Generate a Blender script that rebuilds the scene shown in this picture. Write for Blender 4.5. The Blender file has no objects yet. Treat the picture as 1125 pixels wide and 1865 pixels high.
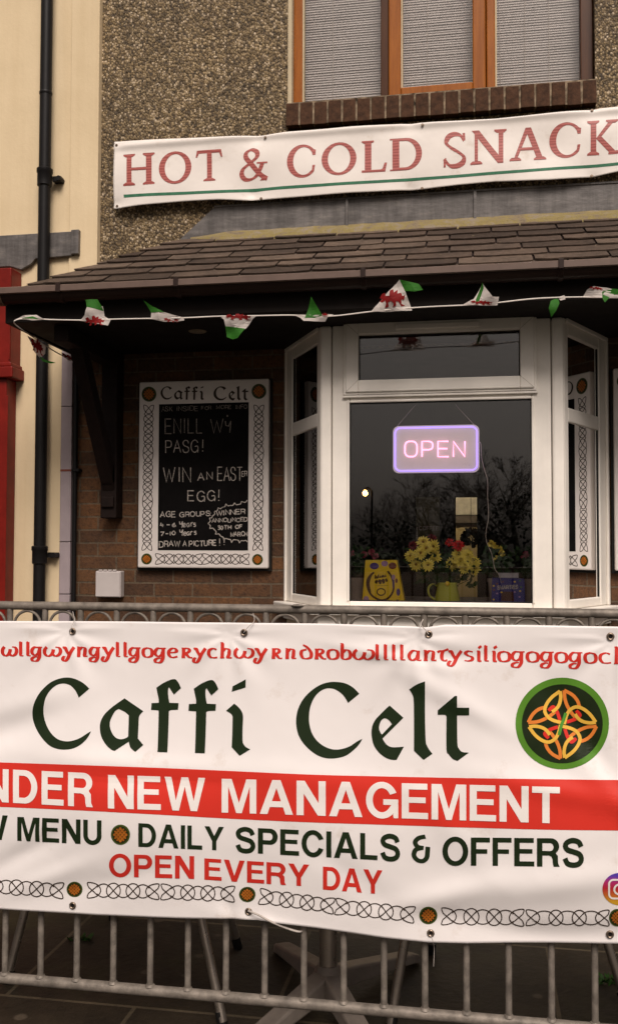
import bpy, bmesh, math, random
from math import sin, cos, pi, radians, atan, hypot, sqrt
from mathutils import Vector, Matrix
from mathutils.geometry import tessellate_polygon
random.seed(7)
S = bpy.context.scene
COL = S.collection

# ------------------------------------------------------------------ camera
FPX, CX, CY = 1750.0, 562.5, 932.5           # focal length and centre in photo pixels (1125 x 1865)
CAM = Vector((0.0, -5.2, 1.24))
_yaw, _pit, _rol = radians(10.0), atan(67.5 / FPX), 0.0026
_f = Vector((-sin(_yaw) * cos(_pit), cos(_yaw) * cos(_pit), sin(_pit)))
_r0 = Vector((cos(_yaw), sin(_yaw), 0)); _u0 = _r0.cross(_f)
_r = _r0 * cos(_rol) + _u0 * sin(_rol); _u = _u0 * cos(_rol) - _r0 * sin(_rol)
cd = bpy.data.cameras.new('camera'); cam = bpy.data.objects.new('camera', cd); COL.objects.link(cam)
cd.sensor_fit = 'VERTICAL'; cd.sensor_height = 36; cd.sensor_width = 36; cd.lens = 36 * FPX / 1865
cd.clip_start = 0.05; cd.clip_end = 1000
cam.matrix_world = Matrix(((_r.x, _u.x, -_f.x, CAM.x), (_r.y, _u.y, -_f.y, CAM.y), (_r.z, _u.z, -_f.z, CAM.z), (0, 0, 0, 1)))
S.camera = cam

# ------------------------------------------------------------------ sky, sun, exposure
W = bpy.data.worlds.new('World'); S.world = W; W.use_nodes = True
nt = W.node_tree; nt.nodes.clear()
sky = nt.nodes.new('ShaderNodeTexSky'); sky.sky_type = 'NISHITA'; sky.sun_disc = False
SUN_EL = radians(48)
sky.sun_elevation = SUN_EL; sky.sun_rotation = radians(170); sky.dust_density = 4; sky.air_density = 1.2
hs = nt.nodes.new('ShaderNodeHueSaturation'); hs.inputs['Saturation'].default_value = 0.22
mx = nt.nodes.new('ShaderNodeMix'); mx.data_type = 'RGBA'; mx.blend_type = 'MULTIPLY'; mx.inputs[0].default_value = 1
mx.inputs[7].default_value = (1.0, 0.89, 0.83, 1)
bg = nt.nodes.new('ShaderNodeBackground'); bg.inputs[1].default_value = 0.05
wo = nt.nodes.new('ShaderNodeOutputWorld')
nt.links.new(sky.outputs[0], hs.inputs['Color']); nt.links.new(hs.outputs[0], mx.inputs[6])
# overcast: brighter overhead than at the horizon
wc = nt.nodes.new('ShaderNodeTexCoord'); wsx = nt.nodes.new('ShaderNodeSeparateXYZ'); wr = nt.nodes.new('ShaderNodeMapRange')
wr.inputs[1].default_value = 0.0; wr.inputs[2].default_value = 0.8; wr.inputs[3].default_value = 0.75; wr.inputs[4].default_value = 1.9
wm = nt.nodes.new('ShaderNodeVectorMath'); wm.operation = 'SCALE'
nt.links.new(wc.outputs['Generated'], wsx.inputs[0]); nt.links.new(wsx.outputs[2], wr.inputs[0]); nt.links.new(mx.outputs[2], wm.inputs[0]); nt.links.new(wr.outputs[0], wm.inputs['Scale'])
nt.links.new(wm.outputs[0], bg.inputs[0]); nt.links.new(bg.outputs[0], wo.inputs[0])
sl = bpy.data.lights.new('sun', 'SUN'); sl.energy = 2.6; sl.angle = radians(26); sl.color = (1, 0.905, 0.83)
sun = bpy.data.objects.new('sun', sl); COL.objects.link(sun)
_sd = Vector((0.22, -cos(SUN_EL), sin(SUN_EL)))
sun.rotation_euler = (_sd).to_track_quat('Z', 'Y').to_euler()
S.view_settings.view_transform = 'Standard'; S.view_settings.look = 'None'
S.view_settings.exposure = 0.18; S.view_settings.gamma = 1
S.cycles.max_bounces = 8; S.cycles.transparent_max_bounces = 16

# ------------------------------------------------------------------ pixel of the photo -> point on a real plane
def ray(x, y): return _f + _r * ((x - CX) / FPX) - _u * ((y - CY) / FPX)
def atY(x, y, Y):
    d = ray(x, y); return CAM + d * ((Y - CAM.y) / d.y)
def atZ(x, y, Z):
    d = ray(x, y); return CAM + d * ((Z - CAM.z) / d.z)
def PX(x, y, Y): return atY(x, y, Y).x
def PZ(x, y, Y): return atY(x, y, Y).z

# ------------------------------------------------------------------ materials
def newmat(n):
    m = bpy.data.materials.new(n); m.use_nodes = True
    t = m.node_tree; b = t.nodes['Principled BSDF']; return m, t, b
def nd(t, k, **kw):
    n = t.nodes.new(k)
    for a, v in kw.items(): setattr(n, a, v)
    return n
def coords(t, scale=(1, 1, 1)):
    c = nd(t, 'ShaderNodeTexCoord'); mp = nd(t, 'ShaderNodeMapping'); mp.inputs['Scale'].default_value = scale
    t.links.new(c.outputs['Object'], mp.inputs[0]); return mp.outputs[0]
def ramp(t, src, stops):
    r = nd(t, 'ShaderNodeValToRGB'); e = r.color_ramp.elements
    while len(e) < len(stops): e.new(0.5)
    for i, (p, c) in enumerate(stops): e[i].position = p; e[i].color = (*c, 1)
    t.links.new(src, r.inputs[0]); return r.outputs[0]
def noise(t, vec, scale, detail=6, rough=0.6):
    n = nd(t, 'ShaderNodeTexNoise'); n.inputs['Scale'].default_value = scale; n.inputs['Detail'].default_value = detail
    n.inputs['Roughness'].default_value = rough; t.links.new(vec, n.inputs['Vector']); return n.outputs[0]
def bumpn(t, b, h, strength, dist):
    n = nd(t, 'ShaderNodeBump'); n.inputs['Strength'].default_value = strength; n.inputs['Distance'].default_value = dist
    t.links.new(h, n.inputs['Height']); t.links.new(n.outputs[0], b.inputs['Normal'])
def mul(t, a, b2, fac=1.0, mode='MULTIPLY'):
    m = nd(t, 'ShaderNodeMix', data_type='RGBA', blend_type=mode); m.inputs[0].default_value = fac
    t.links.new(a, m.inputs[6])
    if isinstance(b2, tuple): m.inputs[7].default_value = (*b2, 1)
    else: t.links.new(b2, m.inputs[7])
    return m.outputs[2]
def M(n, col, rough=0.6, var=0.15, scale=14, bump=0.0, bscale=60, metal=0.0, stretch=(1, 1, 1), spec=0.18):
    m, t, b = newmat(n); v = coords(t, stretch)
    a = tuple(max(0, c * (1 - var)) for c in col); c2 = tuple(min(1, c * (1 + var)) for c in col)
    t.links.new(ramp(t, noise(t, v, scale), [(0.3, a), (0.7, c2)]), b.inputs['Base Color'])
    r = noise(t, v, scale * 2.3, 3)
    mr = nd(t, 'ShaderNodeMapRange'); mr.inputs[3].default_value = max(0.02, rough - 0.1); mr.inputs[4].default_value = min(1, rough + 0.1)
    t.links.new(r, mr.inputs[0]); t.links.new(mr.outputs[0], b.inputs['Roughness'])
    b.inputs['Metallic'].default_value = metal; b.inputs['Specular IOR Level'].default_value = spec
    if bump: bumpn(t, b, noise(t, v, bscale, 4), bump, 0.004)
    return m
def emit(n, col, s):
    m, t, b = newmat(n); b.inputs['Base Color'].default_value = (*col, 1)
    b.inputs['Emission Color'].default_value = (*col, 1); b.inputs['Emission Strength'].default_value = s; return m

def m_pebble():
    m, t, b = newmat('pebbledash'); v = coords(t, (1, 1, 0.8))
    vo = nd(t, 'ShaderNodeTexVoronoi'); vo.inputs['Scale'].default_value = 98; t.links.new(v, vo.inputs['Vector'])
    sp = nd(t, 'ShaderNodeSeparateColor'); t.links.new(vo.outputs['Color'], sp.inputs[0])
    c = ramp(t, sp.outputs[0], [(0, (0.06, 0.04, 0.017)), (0.35, (0.145, 0.098, 0.042)), (0.6, (0.24, 0.168, 0.08)), (0.85, (0.38, 0.28, 0.15)), (1.0, (0.64, 0.52, 0.37))])
    d = ramp(t, vo.outputs['Distance'], [(0.25, (1, 1, 1)), (0.75, (0.45, 0.42, 0.4))])
    big = ramp(t, noise(t, v, 2.2, 5), [(0.3, (0.75, 0.75, 0.75)), (0.7, (1.12, 1.1, 1.05))])
    t.links.new(mul(t, mul(t, c, d), big), b.inputs['Base Color']); b.inputs['Roughness'].default_value = 0.75
    inv = nd(t, 'ShaderNodeMath', operation='SUBTRACT'); inv.inputs[0].default_value = 1; t.links.new(vo.outputs['Distance'], inv.inputs[1])
    bumpn(t, b, inv.outputs[0], 1.0, 0.006); return m
def m_brick(n, c1, c2, mortar, rot=True):
    m, t, b = newmat(n); c = nd(t, 'ShaderNodeTexCoord'); sx = nd(t, 'ShaderNodeSeparateXYZ'); cx = nd(t, 'ShaderNodeCombineXYZ')
    t.links.new(c.outputs['Object'], sx.inputs[0]); t.links.new(sx.outputs[0], cx.inputs[0]); t.links.new(sx.outputs[2], cx.inputs[1])
    br = nd(t, 'ShaderNodeTexBrick'); br.inputs['Scale'].default_value = 1
    br.inputs['Brick Width'].default_value = 0.225; br.inputs['Row Height'].default_value = 0.075; br.inputs['Mortar Size'].default_value = 0.0055
    br.inputs['Mortar Smooth'].default_value = 0.25; br.inputs['Bias'].default_value = -0.1
    br.inputs['Color1'].default_value = (*c1, 1); br.inputs['Color2'].default_value = (*c2, 1); br.inputs['Mortar'].default_value = (*mortar, 1)
    dn = nd(t, 'ShaderNodeTexNoise'); dn.inputs['Scale'].default_value = 25; t.links.new(cx.outputs[0], dn.inputs['Vector'])
    ad = nd(t, 'ShaderNodeVectorMath', operation='SCALE'); ad.inputs['Scale'].default_value = 0.006; t.links.new(dn.outputs['Color'], ad.inputs[0])
    a2 = nd(t, 'ShaderNodeVectorMath', operation='ADD'); t.links.new(cx.outputs[0], a2.inputs[0]); t.links.new(ad.outputs[0], a2.inputs[1])
    t.links.new(a2.outputs[0], br.inputs['Vector'])
    nz = ramp(t, noise(t, c.outputs['Object'], 45, 8, 0.75), [(0.32, (0.35, 0.3, 0.28)), (0.5, (0.95, 0.95, 0.95)), (0.8, (1.3, 1.2, 1.1))])
    big = ramp(t, noise(t, c.outputs['Object'], 5, 4), [(0.3, (0.7, 0.7, 0.7)), (0.7, (1.2, 1.15, 1.1))])
    t.links.new(mul(t, mul(t, br.outputs[0], nz), big), b.inputs['Base Color']); b.inputs['Roughness'].default_value = 0.8
    iv = nd(t, 'ShaderNodeMath', operation='MULTIPLY_ADD'); iv.inputs[1].default_value = -1.0
    t.links.new(br.outputs['Fac'], iv.inputs[0]); t.links.new(noise(t, c.outputs['Object'], 70, 5), iv.inputs[2])
    bumpn(t, b, iv.outputs[0], 0.8, 0.006); return m
def m_render():
    m, t, b = newmat('cream_render'); v = coords(t)
    c = ramp(t, noise(t, v, 3, 8, 0.65), [(0.3, (0.64, 0.505, 0.315)), (0.7, (0.72, 0.575, 0.37))])
    st = ramp(t, noise(t, coords(t, (14, 14, 0.6)), 1.6, 6), [(0.25, (0.94, 0.925, 0.9)), (0.6, (1, 1, 1))])
    vo = nd(t, 'ShaderNodeTexVoronoi', feature='DISTANCE_TO_EDGE'); vo.inputs['Scale'].default_value = 1.6
    dn = nd(t, 'ShaderNodeTexNoise'); dn.inputs['Scale'].default_value = 6; t.links.new(v, dn.inputs['Vector'])
    mxv = nd(t, 'ShaderNodeMix', data_type='VECTOR'); mxv.inputs[0].default_value = 0.12
    t.links.new(v, mxv.inputs[4]); t.links.new(dn.outputs['Color'], mxv.inputs[5]); t.links.new(mxv.outputs[1], vo.inputs['Vector'])
    ck = ramp(t, vo.outputs['Distance'], [(0.0, (0.82, 0.77, 0.68)), (0.0035, (1, 1, 1))])
    t.links.new(mul(t, c, st), b.inputs['Base Color']); b.inputs['Roughness'].default_value = 0.8
    bumpn(t, b, noise(t, v, 55, 6), 0.25, 0.004); return m
def m_glass(n, refl=1.0, tint=(0.985, 0.985, 0.98)):
    m, t, b = newmat(n); t.nodes.remove(b); out = t.nodes['Material Output']
    tr = nd(t, 'ShaderNodeBsdfTransparent'); tr.inputs[0].default_value = (*tint, 1)
    gl = nd(t, 'ShaderNodeBsdfGlossy'); gl.inputs['Roughness'].default_value = 0.004; gl.inputs[0].default_value = (1, 1, 1, 1)
    fr = nd(t, 'ShaderNodeFresnel'); fr.inputs[0].default_value = 1.52
    ml = nd(t, 'ShaderNodeMath', operation='MULTIPLY'); ml.inputs[1].default_value = refl; ml.use_clamp = True
    mx = nd(t, 'ShaderNodeMixShader'); t.links.new(fr.outputs[0], ml.inputs[0]); t.links.new(ml.outputs[0], mx.inputs[0])
    t.links.new(tr.outputs[0], mx.inputs[1]); t.links.new(gl.outputs[0], mx.inputs[2]); t.links.new(mx.outputs[0], out.inputs[0])
    bumpm = nd(t, 'ShaderNodeBump'); bumpm.inputs['Strength'].default_value = 0.02; bumpm.inputs['Distance'].default_value = 0.01
    t.links.new(noise(t, coords(t), 1.5, 1), bumpm.inputs['Height']); t.links.new(bumpm.outputs[0], gl.inputs['Normal']); return m
def m_acrylic():
    m, t, b = newmat('clear_acrylic'); out = t.nodes['Material Output']
    tr = nd(t, 'ShaderNodeBsdfTransparent'); mx = nd(t, 'ShaderNodeMixShader'); mx.inputs[0].default_value = 0.5
    b.inputs['Base Color'].default_value = (0.8, 0.72, 0.72, 1); b.inputs['Roughness'].default_value = 0.3
    b.inputs['Emission Color'].default_value = (1.0, 0.78, 0.74, 1); b.inputs['Emission Strength'].default_value = 0.26   # edge-lit sheet
    t.links.new(tr.outputs[0], mx.inputs[1]); t.links.new(b.outputs[0], mx.inputs[2]); t.links.new(mx.outputs[0], out.inputs[0]); return m
def m_slate():
    m, t, b = newmat('roof_slate'); v = coords(t)
    vo = nd(t, 'ShaderNodeTexVoronoi'); vo.inputs['Scale'].default_value = 7; t.links.new(coords(t, (1, 0.02, 2)), vo.inputs['Vector'])
    sp = nd(t, 'ShaderNodeSeparateColor'); t.links.new(vo.outputs['Color'], sp.inputs[0])
    at = nd(t, 'ShaderNodeAttribute', attribute_name='tone')
    c = ramp(t, at.outputs['Fac'], [(0, (0.048, 0.034, 0.027)), (0.5, (0.08, 0.058, 0.047)), (1, (0.125, 0.094, 0.076))])
    n2 = mul(t, ramp(t, noise(t, v, 40, 8, 0.7), [(0.3, (0.6, 0.58, 0.55)), (0.7, (1.25, 1.2, 1.15))]), ramp(t, noise(t, v, 6, 6, 0.7), [(0.35, (0.72, 0.72, 0.7)), (0.65, (1.2, 1.18, 1.12))]))
    lich = ramp(t, noise(t, v, 30, 3), [(0.70, (0, 0, 0)), (0.76, (1, 1, 1))])
    o = nd(t, 'ShaderNodeMix', data_type='RGBA'); t.links.new(lich, o.inputs[0]); t.links.new(mul(t, c, n2), o.inputs[6]); o.inputs[7].default_value = (0.2, 0.155, 0.09, 1)
    t.links.new(o.outputs[2], b.inputs['Base Color']); b.inputs['Roughness'].default_value = 0.75; b.inputs['Specular IOR Level'].default_value = 0.2
    bumpn(t, b, noise(t, v, 60, 6), 0.5, 0.004); return m
def m_lead():
    m, t, b = newmat('lead_sheet'); v = coords(t, (1, 1, 3))
    c = ramp(t, noise(t, v, 6, 8, 0.7), [(0.3, (0.07, 0.063, 0.06)), (0.55, (0.13, 0.12, 0.117)), (0.8, (0.25, 0.225, 0.2))])
    c = mul(t, c, ramp(t, noise(t, coords(t, (9, 9, 0.8)), 2.2, 8, 0.75), [(0.32, (0.55, 0.53, 0.5)), (0.6, (1.05, 1.03, 1.0))]))
    t.links.new(c, b.inputs['Base Color']); b.inputs['Roughness'].default_value = 0.6; b.inputs['Metallic'].default_value = 0.2
    bumpn(t, b, noise(t, v, 9, 5), 0.3, 0.01); return m
def m_moss():
    m, t, b = newmat('mossy_mortar'); v = coords(t)
    c = ramp(t, noise(t, v, 11, 8, 0.7), [(0.38, (0.23, 0.185, 0.135)), (0.5, (0.22, 0.17, 0.055)), (0.6, (0.19, 0.145, 0.09)), (0.7, (0.10, 0.075, 0.045))])
    t.links.new(c, b.inputs['Base Color']); b.inputs['Roughness'].default_value = 0.9; bumpn(t, b, noise(t, v, 60, 6), 0.8, 0.008); return m
def m_vinyl(n, col):
    m, t, b = newmat(n); v = coords(t)
    c = ramp(t, noise(t, v, 3, 6), [(0.3, tuple(x * 0.95 for x in col)), (0.7, col)])
    dirt = ramp(t, noise(t, v, 9, 9, 0.7), [(0.28, (0.86, 0.82, 0.78)), (0.42, (1, 1, 1))])
    t.links.new(mul(t, c, dirt), b.inputs['Base Color']); b.inputs['Roughness'].default_value = 0.42; b.inputs['Specular IOR Level'].default_value = 0.35
    bumpn(t, b, noise(t, coords(t), 4.5, 3), 0.35, 0.012); return m
def m_streak():
    m, t, b = newmat('worn_red_print'); v = coords(t, (0.15, 1, 1))
    w = nd(t, 'ShaderNodeTexWave', wave_type='BANDS', bands_direction='Z'); w.inputs['Scale'].default_value = 20; w.inputs['Distortion'].default_value = 5; w.inputs['Detail'].default_value = 2
    w.inputs['Detail Scale'].default_value = 1.5
    t.links.new(v, w.inputs['Vector'])
    t.links.new(ramp(t, w.outputs[1], [(0.1, (0.27, 0.048, 0.038)), (0.6, (0.36, 0.072, 0.058)), (1.0, (0.44, 0.115, 0.095))]), b.inputs['Base Color']); b.inputs['Roughness'].default_value = 0.5; return m
def m_paving():
    m, t, b = newmat('paving_slabs'); c = nd(t, 'ShaderNodeTexCoord')
    br = nd(t, 'ShaderNodeTexBrick'); br.inputs['Scale'].default_value = 1; br.offset = 0.5
    br.inputs['Brick Width'].default_value = 0.75; br.inputs['Row Height'].default_value = 0.6; br.inputs['Mortar Size'].default_value = 0.006
    br.inputs['Color1'].default_value = (0.021, 0.0155, 0.010, 1); br.inputs['Color2'].default_value = (0.03, 0.023, 0.015, 1); br.inputs['Mortar'].default_value = (0.10, 0.08, 0.055, 1)
    mp = nd(t, 'ShaderNodeMapping'); mp.inputs['Location'].default_value = (0.92, 0.27, 0); t.links.new(c.outputs['Object'], mp.inputs[0])
    t.links.new(mp.outputs[0], br.inputs['Vector'])
    v = c.outputs['Object']
    nz = ramp(t, noise(t, v, 7, 9, 0.75), [(0.3, (0.45, 0.45, 0.4)), (0.7, (1.45, 1.4, 1.3))])
    vo = nd(t, 'ShaderNodeTexVoronoi'); vo.inputs['Scale'].default_value = 7; t.links.new(v, vo.inputs['Vector'])
    gum = ramp(t, vo.outputs['Distance'], [(0.09, (1, 1, 1)), (0.14, (0, 0, 0))])
    o = nd(t, 'ShaderNodeMix', data_type='RGBA'); t.links.new(gum, o.inputs[0]); t.links.new(mul(t, br.outputs[0], nz), o.inputs[6]); o.inputs[7].default_value = (0.085, 0.066, 0.046, 1)
    mo = ramp(t, noise(t, v, 3.1, 6), [(0.55, (0, 0, 0)), (0.7, (0.5, 0.5, 0.5))])
    o2 = nd(t, 'ShaderNodeMix', data_type='RGBA'); t.links.new(mo, o2.inputs[0]); t.links.new(o.outputs[2], o2.inputs[6]); o2.inputs[7].default_value = (0.03, 0.03, 0.009, 1)
    t.links.new(o2.outputs[2], b.inputs['Base Color']); b.inputs['Roughness'].default_value = 0.62; b.inputs['Specular IOR Level'].default_value = 0.25
    bumpn(t, b, noise(t, v, 40, 8), 0.5, 0.006); return m
def m_wood(n, a, b2, rough=0.35):
    m, t, b = newmat(n); v = coords(t, (9, 9, 0.9))
    t.links.new(ramp(t, noise(t, v, 5, 8, 0.65), [(0.3, a), (0.7, b2)]), b.inputs['Base Color']); b.inputs['Roughness'].default_value = rough; b.inputs['Specular IOR Level'].default_value = 0.2; return m
def m_insta():
    m, t, b = newmat('social_gradient'); c = nd(t, 'ShaderNodeTexCoord'); sx = nd(t, 'ShaderNodeSeparateXYZ'); t.links.new(c.outputs['Generated'], sx.inputs[0])
    t.links.new(ramp(t, sx.outputs[2], [(0.08, (0.55, 0.3, 0.02)), (0.3, (0.55, 0.13, 0.02)), (0.5, (0.48, 0.02, 0.03)), (0.7, (0.42, 0.02, 0.13)), (0.9, (0.08, 0.04, 0.35))]), b.inputs['Base Color']); b.inputs['Roughness'].default_value = 0.4; return m

MT = dict(
    pebble=m_pebble(), brick=m_brick('brown_brick', (0.135, 0.058, 0.018), (0.045, 0.02, 0.008), (0.125, 0.09, 0.055)),
    render=m_render(), glass=m_glass('window_glass', 1.35), glass_up=m_glass('upper_glass', 0.7, (0.95, 0.945, 0.93)), acrylic=m_acrylic(), slate=m_slate(), lead=m_lead(), moss=m_moss(),
    upvc=M('white_upvc', (0.81, 0.76, 0.69), 0.35, 0.07, 5), gasket=M('black_gasket', (0.012, 0.011, 0.01), 0.5),
    brown=M('brown_plastic', (0.024, 0.013, 0.010), 0.42, 0.12, 8), browntop=M('paler_brown_plastic', (0.12, 0.082, 0.066), 0.5, 0.15, 12),
    dark=M('dark_stained_wood', (0.012, 0.006, 0.0045), 0.7, 0.3, 20), soffit=M('dark_soffit', (0.009, 0.0055, 0.004), 0.7, 0.2, 6),
    oak=m_wood('golden_oak_frame', (0.22, 0.062, 0.006), (0.33, 0.105, 0.012)), oakshade=m_wood('shaded_oak_frame', (0.045, 0.015, 0.005), (0.08, 0.028, 0.008)),
    blind=M('blind_slat', (0.80, 0.75, 0.745), 0.5, 0.05, 5), sillbrick=M('sill_brick', (0.062, 0.029, 0.015), 0.8, 0.45, 35, 0.6, 80),
    mortar=M('pale_mortar', (0.2, 0.15, 0.10), 0.9, 0.85, 22), reveal=M('cream_reveal', (0.52, 0.43, 0.29), 0.8, 0.1, 8),
    pipe=M('black_pipe', (0.009, 0.008, 0.008), 0.45, 0.2, 12), red=M('red_shopfront_paint', (0.17, 0.010, 0.006), 0.4, 0.22, 8, 0.2, 20),
    lilac=M('lilac_tile', (0.34, 0.28, 0.29), 0.35, 0.08, 10), terracotta=M('terracotta_trim', (0.2, 0.06, 0.04), 0.6),
    vinyl=m_vinyl('white_vinyl', (0.80, 0.755, 0.735)), vinyl2=m_vinyl('cream_vinyl', (0.80, 0.74, 0.685)), streak=m_streak(),
    green=M('dark_green_print', (0.012, 0.022, 0.008), 0.45, 0.1), redprint=M('red_print', (0.62, 0.035, 0.022), 0.42, 0.06, 5), redtext=M('red_lettering', (0.55, 0.03, 0.02), 0.42, 0.06),
    whiteprint=M('white_lettering', (0.80, 0.75, 0.71), 0.42, 0.03), rule=M('green_rule', (0.045, 0.16, 0.09), 0.5, 0.2, 30),
    ring=M('bright_green_print', (0.085, 0.22, 0.022), 0.4, 0.15, 12), discdark=M('emblem_dark', (0.012, 0.02, 0.006), 0.4),
    yel=M('yellow_print', (0.72, 0.42, 0.06), 0.4, 0.1, 12), orange=M('orange_print', (0.68, 0.2, 0.035), 0.4, 0.1, 12), redloop=M('red_loop_print', (0.6, 0.03, 0.02), 0.4, 0.1, 12), greenloop=M('green_loop_print', (0.07, 0.25, 0.03), 0.4),
    knot=M('knot_line', (0.045, 0.03, 0.022), 0.6), medorange=M('medallion_orange', (0.33, 0.10, 0.012), 0.5, 0.3, 60), meddark=M('medallion_line', (0.04, 0.022, 0.006), 0.5),
    medgreen=M('medallion_green', (0.05, 0.07, 0.012), 0.5), insta=m_insta(),
    steel=M('galvanised_steel', (0.18, 0.155, 0.13), 0.55, 0.4, 38, 0.3, 90, metal=0.25), steeldark=M('aluminium_tube', (0.36, 0.31, 0.26), 0.3, 0.15, 20, metal=0.75),
    alu=M('cast_aluminium', (0.19, 0.16, 0.135), 0.5, 0.2, 15, metal=0.2), eyelet=M('brass_eyelet', (0.22, 0.17, 0.13), 0.35, 0.2, metal=0.8), hole=M('eyelet_hole', (0.008, 0.006, 0.005), 0.9),
    board=M('white_board', (0.70, 0.64, 0.60), 0.4, 0.04, 5), chalkbd=M('chalkboard', (0.006, 0.0052, 0.005), 0.75, 0.35, 9, spec=0.06), chalk=M('chalk_stroke', (0.40, 0.355, 0.315), 0.95, 0.65, 160), chalkdim=M('faint_chalk', (0.19, 0.165, 0.145), 0.95, 0.8, 160),
    boxgrey=M('pale_grey_plastic', (0.50, 0.45, 0.43), 0.45, 0.04), 
    tubep=emit('violet_neon', (0.40, 0.27, 1.0), 1.35), tubek=emit('pink_neon', (1.0, 0.42, 0.64), 1.6),
    cable=M('pale_cable', (0.5, 0.42, 0.36), 0.5, 0.05), tie=M('greyed_cord', (0.45, 0.40, 0.36), 0.8, 0.2, 40), cord=M('white_cord', (0.7, 0.64, 0.58), 0.7, 0.1),
    boxyel=M('yellow_card', (0.88, 0.60, 0.03), 0.4, 0.05), choc=M('chocolate_brown', (0.07, 0.02, 0.01), 0.4), purple=M('purple_print', (0.09, 0.045, 0.22), 0.4), lilacp=M('lilac_print', (0.42, 0.25, 0.42), 0.4), boxblue=M('blue_card', (0.03, 0.03, 0.19), 0.4, 0.15), boxtop=M('grey_card', (0.4, 0.37, 0.38), 0.5),
    jug=M('lime_enamel', (0.5, 0.5, 0.06), 0.3, 0.08, 6), petal=M('yellow_petal', (0.88, 0.72, 0.12), 0.6, 0.12, 60), centre=M('flower_centre', (0.22, 0.12, 0.01), 0.8), redpetal=M('red_petal', (0.62, 0.016, 0.014), 0.6, 0.3, 60), darkred=M('dark_red_petal', (0.16, 0.008, 0.015), 0.6, 0.3, 60), pink=M('pink_petal', (0.42, 0.07, 0.11), 0.6, 0.2, 60), leaf=M('flower_leaf', (0.022, 0.05, 0.012), 0.6, 0.4, 40), pot=M('pale_pot', (0.36, 0.28, 0.22), 0.6),
    bunt_w=M('pennant_white', (0.72, 0.65, 0.6), 0.7, 0.06, 20), bunt_g=M('pennant_green', (0.035, 0.17, 0.018), 0.6, 0.15, 20), bunt_r=M('pennant_red', (0.28, 0.014, 0.014), 0.6, 0.2, 20),
    menuwood=M('menu_board_brown', (0.10, 0.085, 0.04), 0.7, 0.3, 12),
    paving=m_paving(), tarmac=M('asphalt', (0.045, 0.042, 0.04), 0.85, 0.2, 30, 0.5, 120), kerb=M('kerb_concrete', (0.16, 0.145, 0.125), 0.85, 0.2, 15), grass=M('verge_grass', (0.03, 0.042, 0.014), 0.95, 0.4, 5),
    bark=M('bare_bark', (0.12, 0.1, 0.085), 0.9, 0.3, 10), hedge=M('hedge_leaf', (0.016, 0.02, 0.009), 0.9, 0.4, 6), lamp=emit('street_lamp_glow', (1.0, 0.5, 0.14), 60),
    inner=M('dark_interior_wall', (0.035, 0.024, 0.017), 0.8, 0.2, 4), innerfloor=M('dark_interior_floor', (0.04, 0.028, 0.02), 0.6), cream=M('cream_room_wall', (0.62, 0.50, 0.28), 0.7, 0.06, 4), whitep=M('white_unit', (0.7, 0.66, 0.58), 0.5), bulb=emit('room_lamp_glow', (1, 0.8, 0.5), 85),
    sillin=M('inner_sill', (0.30, 0.25, 0.21), 0.4, 0.06), weed=M('weed_leaf', (0.025, 0.07, 0.01), 0.6, 0.3, 30), cloth=M('grey_curtain', (0.12, 0.10, 0.085), 0.9),
    frost=M('downlight_lens', (0.2, 0.16, 0.11), 0.4), endcap=M('gutter_end_cap', (0.14, 0.09, 0.06), 0.5, 0.1),
)

for _n in ('bunt_w', 'bunt_g', 'bunt_r'):        # thin cloth lets light through
    _t = MT[_n].node_tree; _b = _t.nodes['Principled BSDF']; _o = _t.nodes['Material Output']
    _tl = _t.nodes.new('ShaderNodeBsdfTranslucent'); _mx = _t.nodes.new('ShaderNodeMixShader'); _mx.inputs[0].default_value = 0.45
    _t.links.new(_b.inputs['Base Color'].links[0].from_socket, _tl.inputs[0])
    _t.links.new(_b.outputs[0], _mx.inputs[1]); _t.links.new(_tl.outputs[0], _mx.inputs[2]); _t.links.new(_mx.outputs[0], _o.inputs[0])

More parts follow.
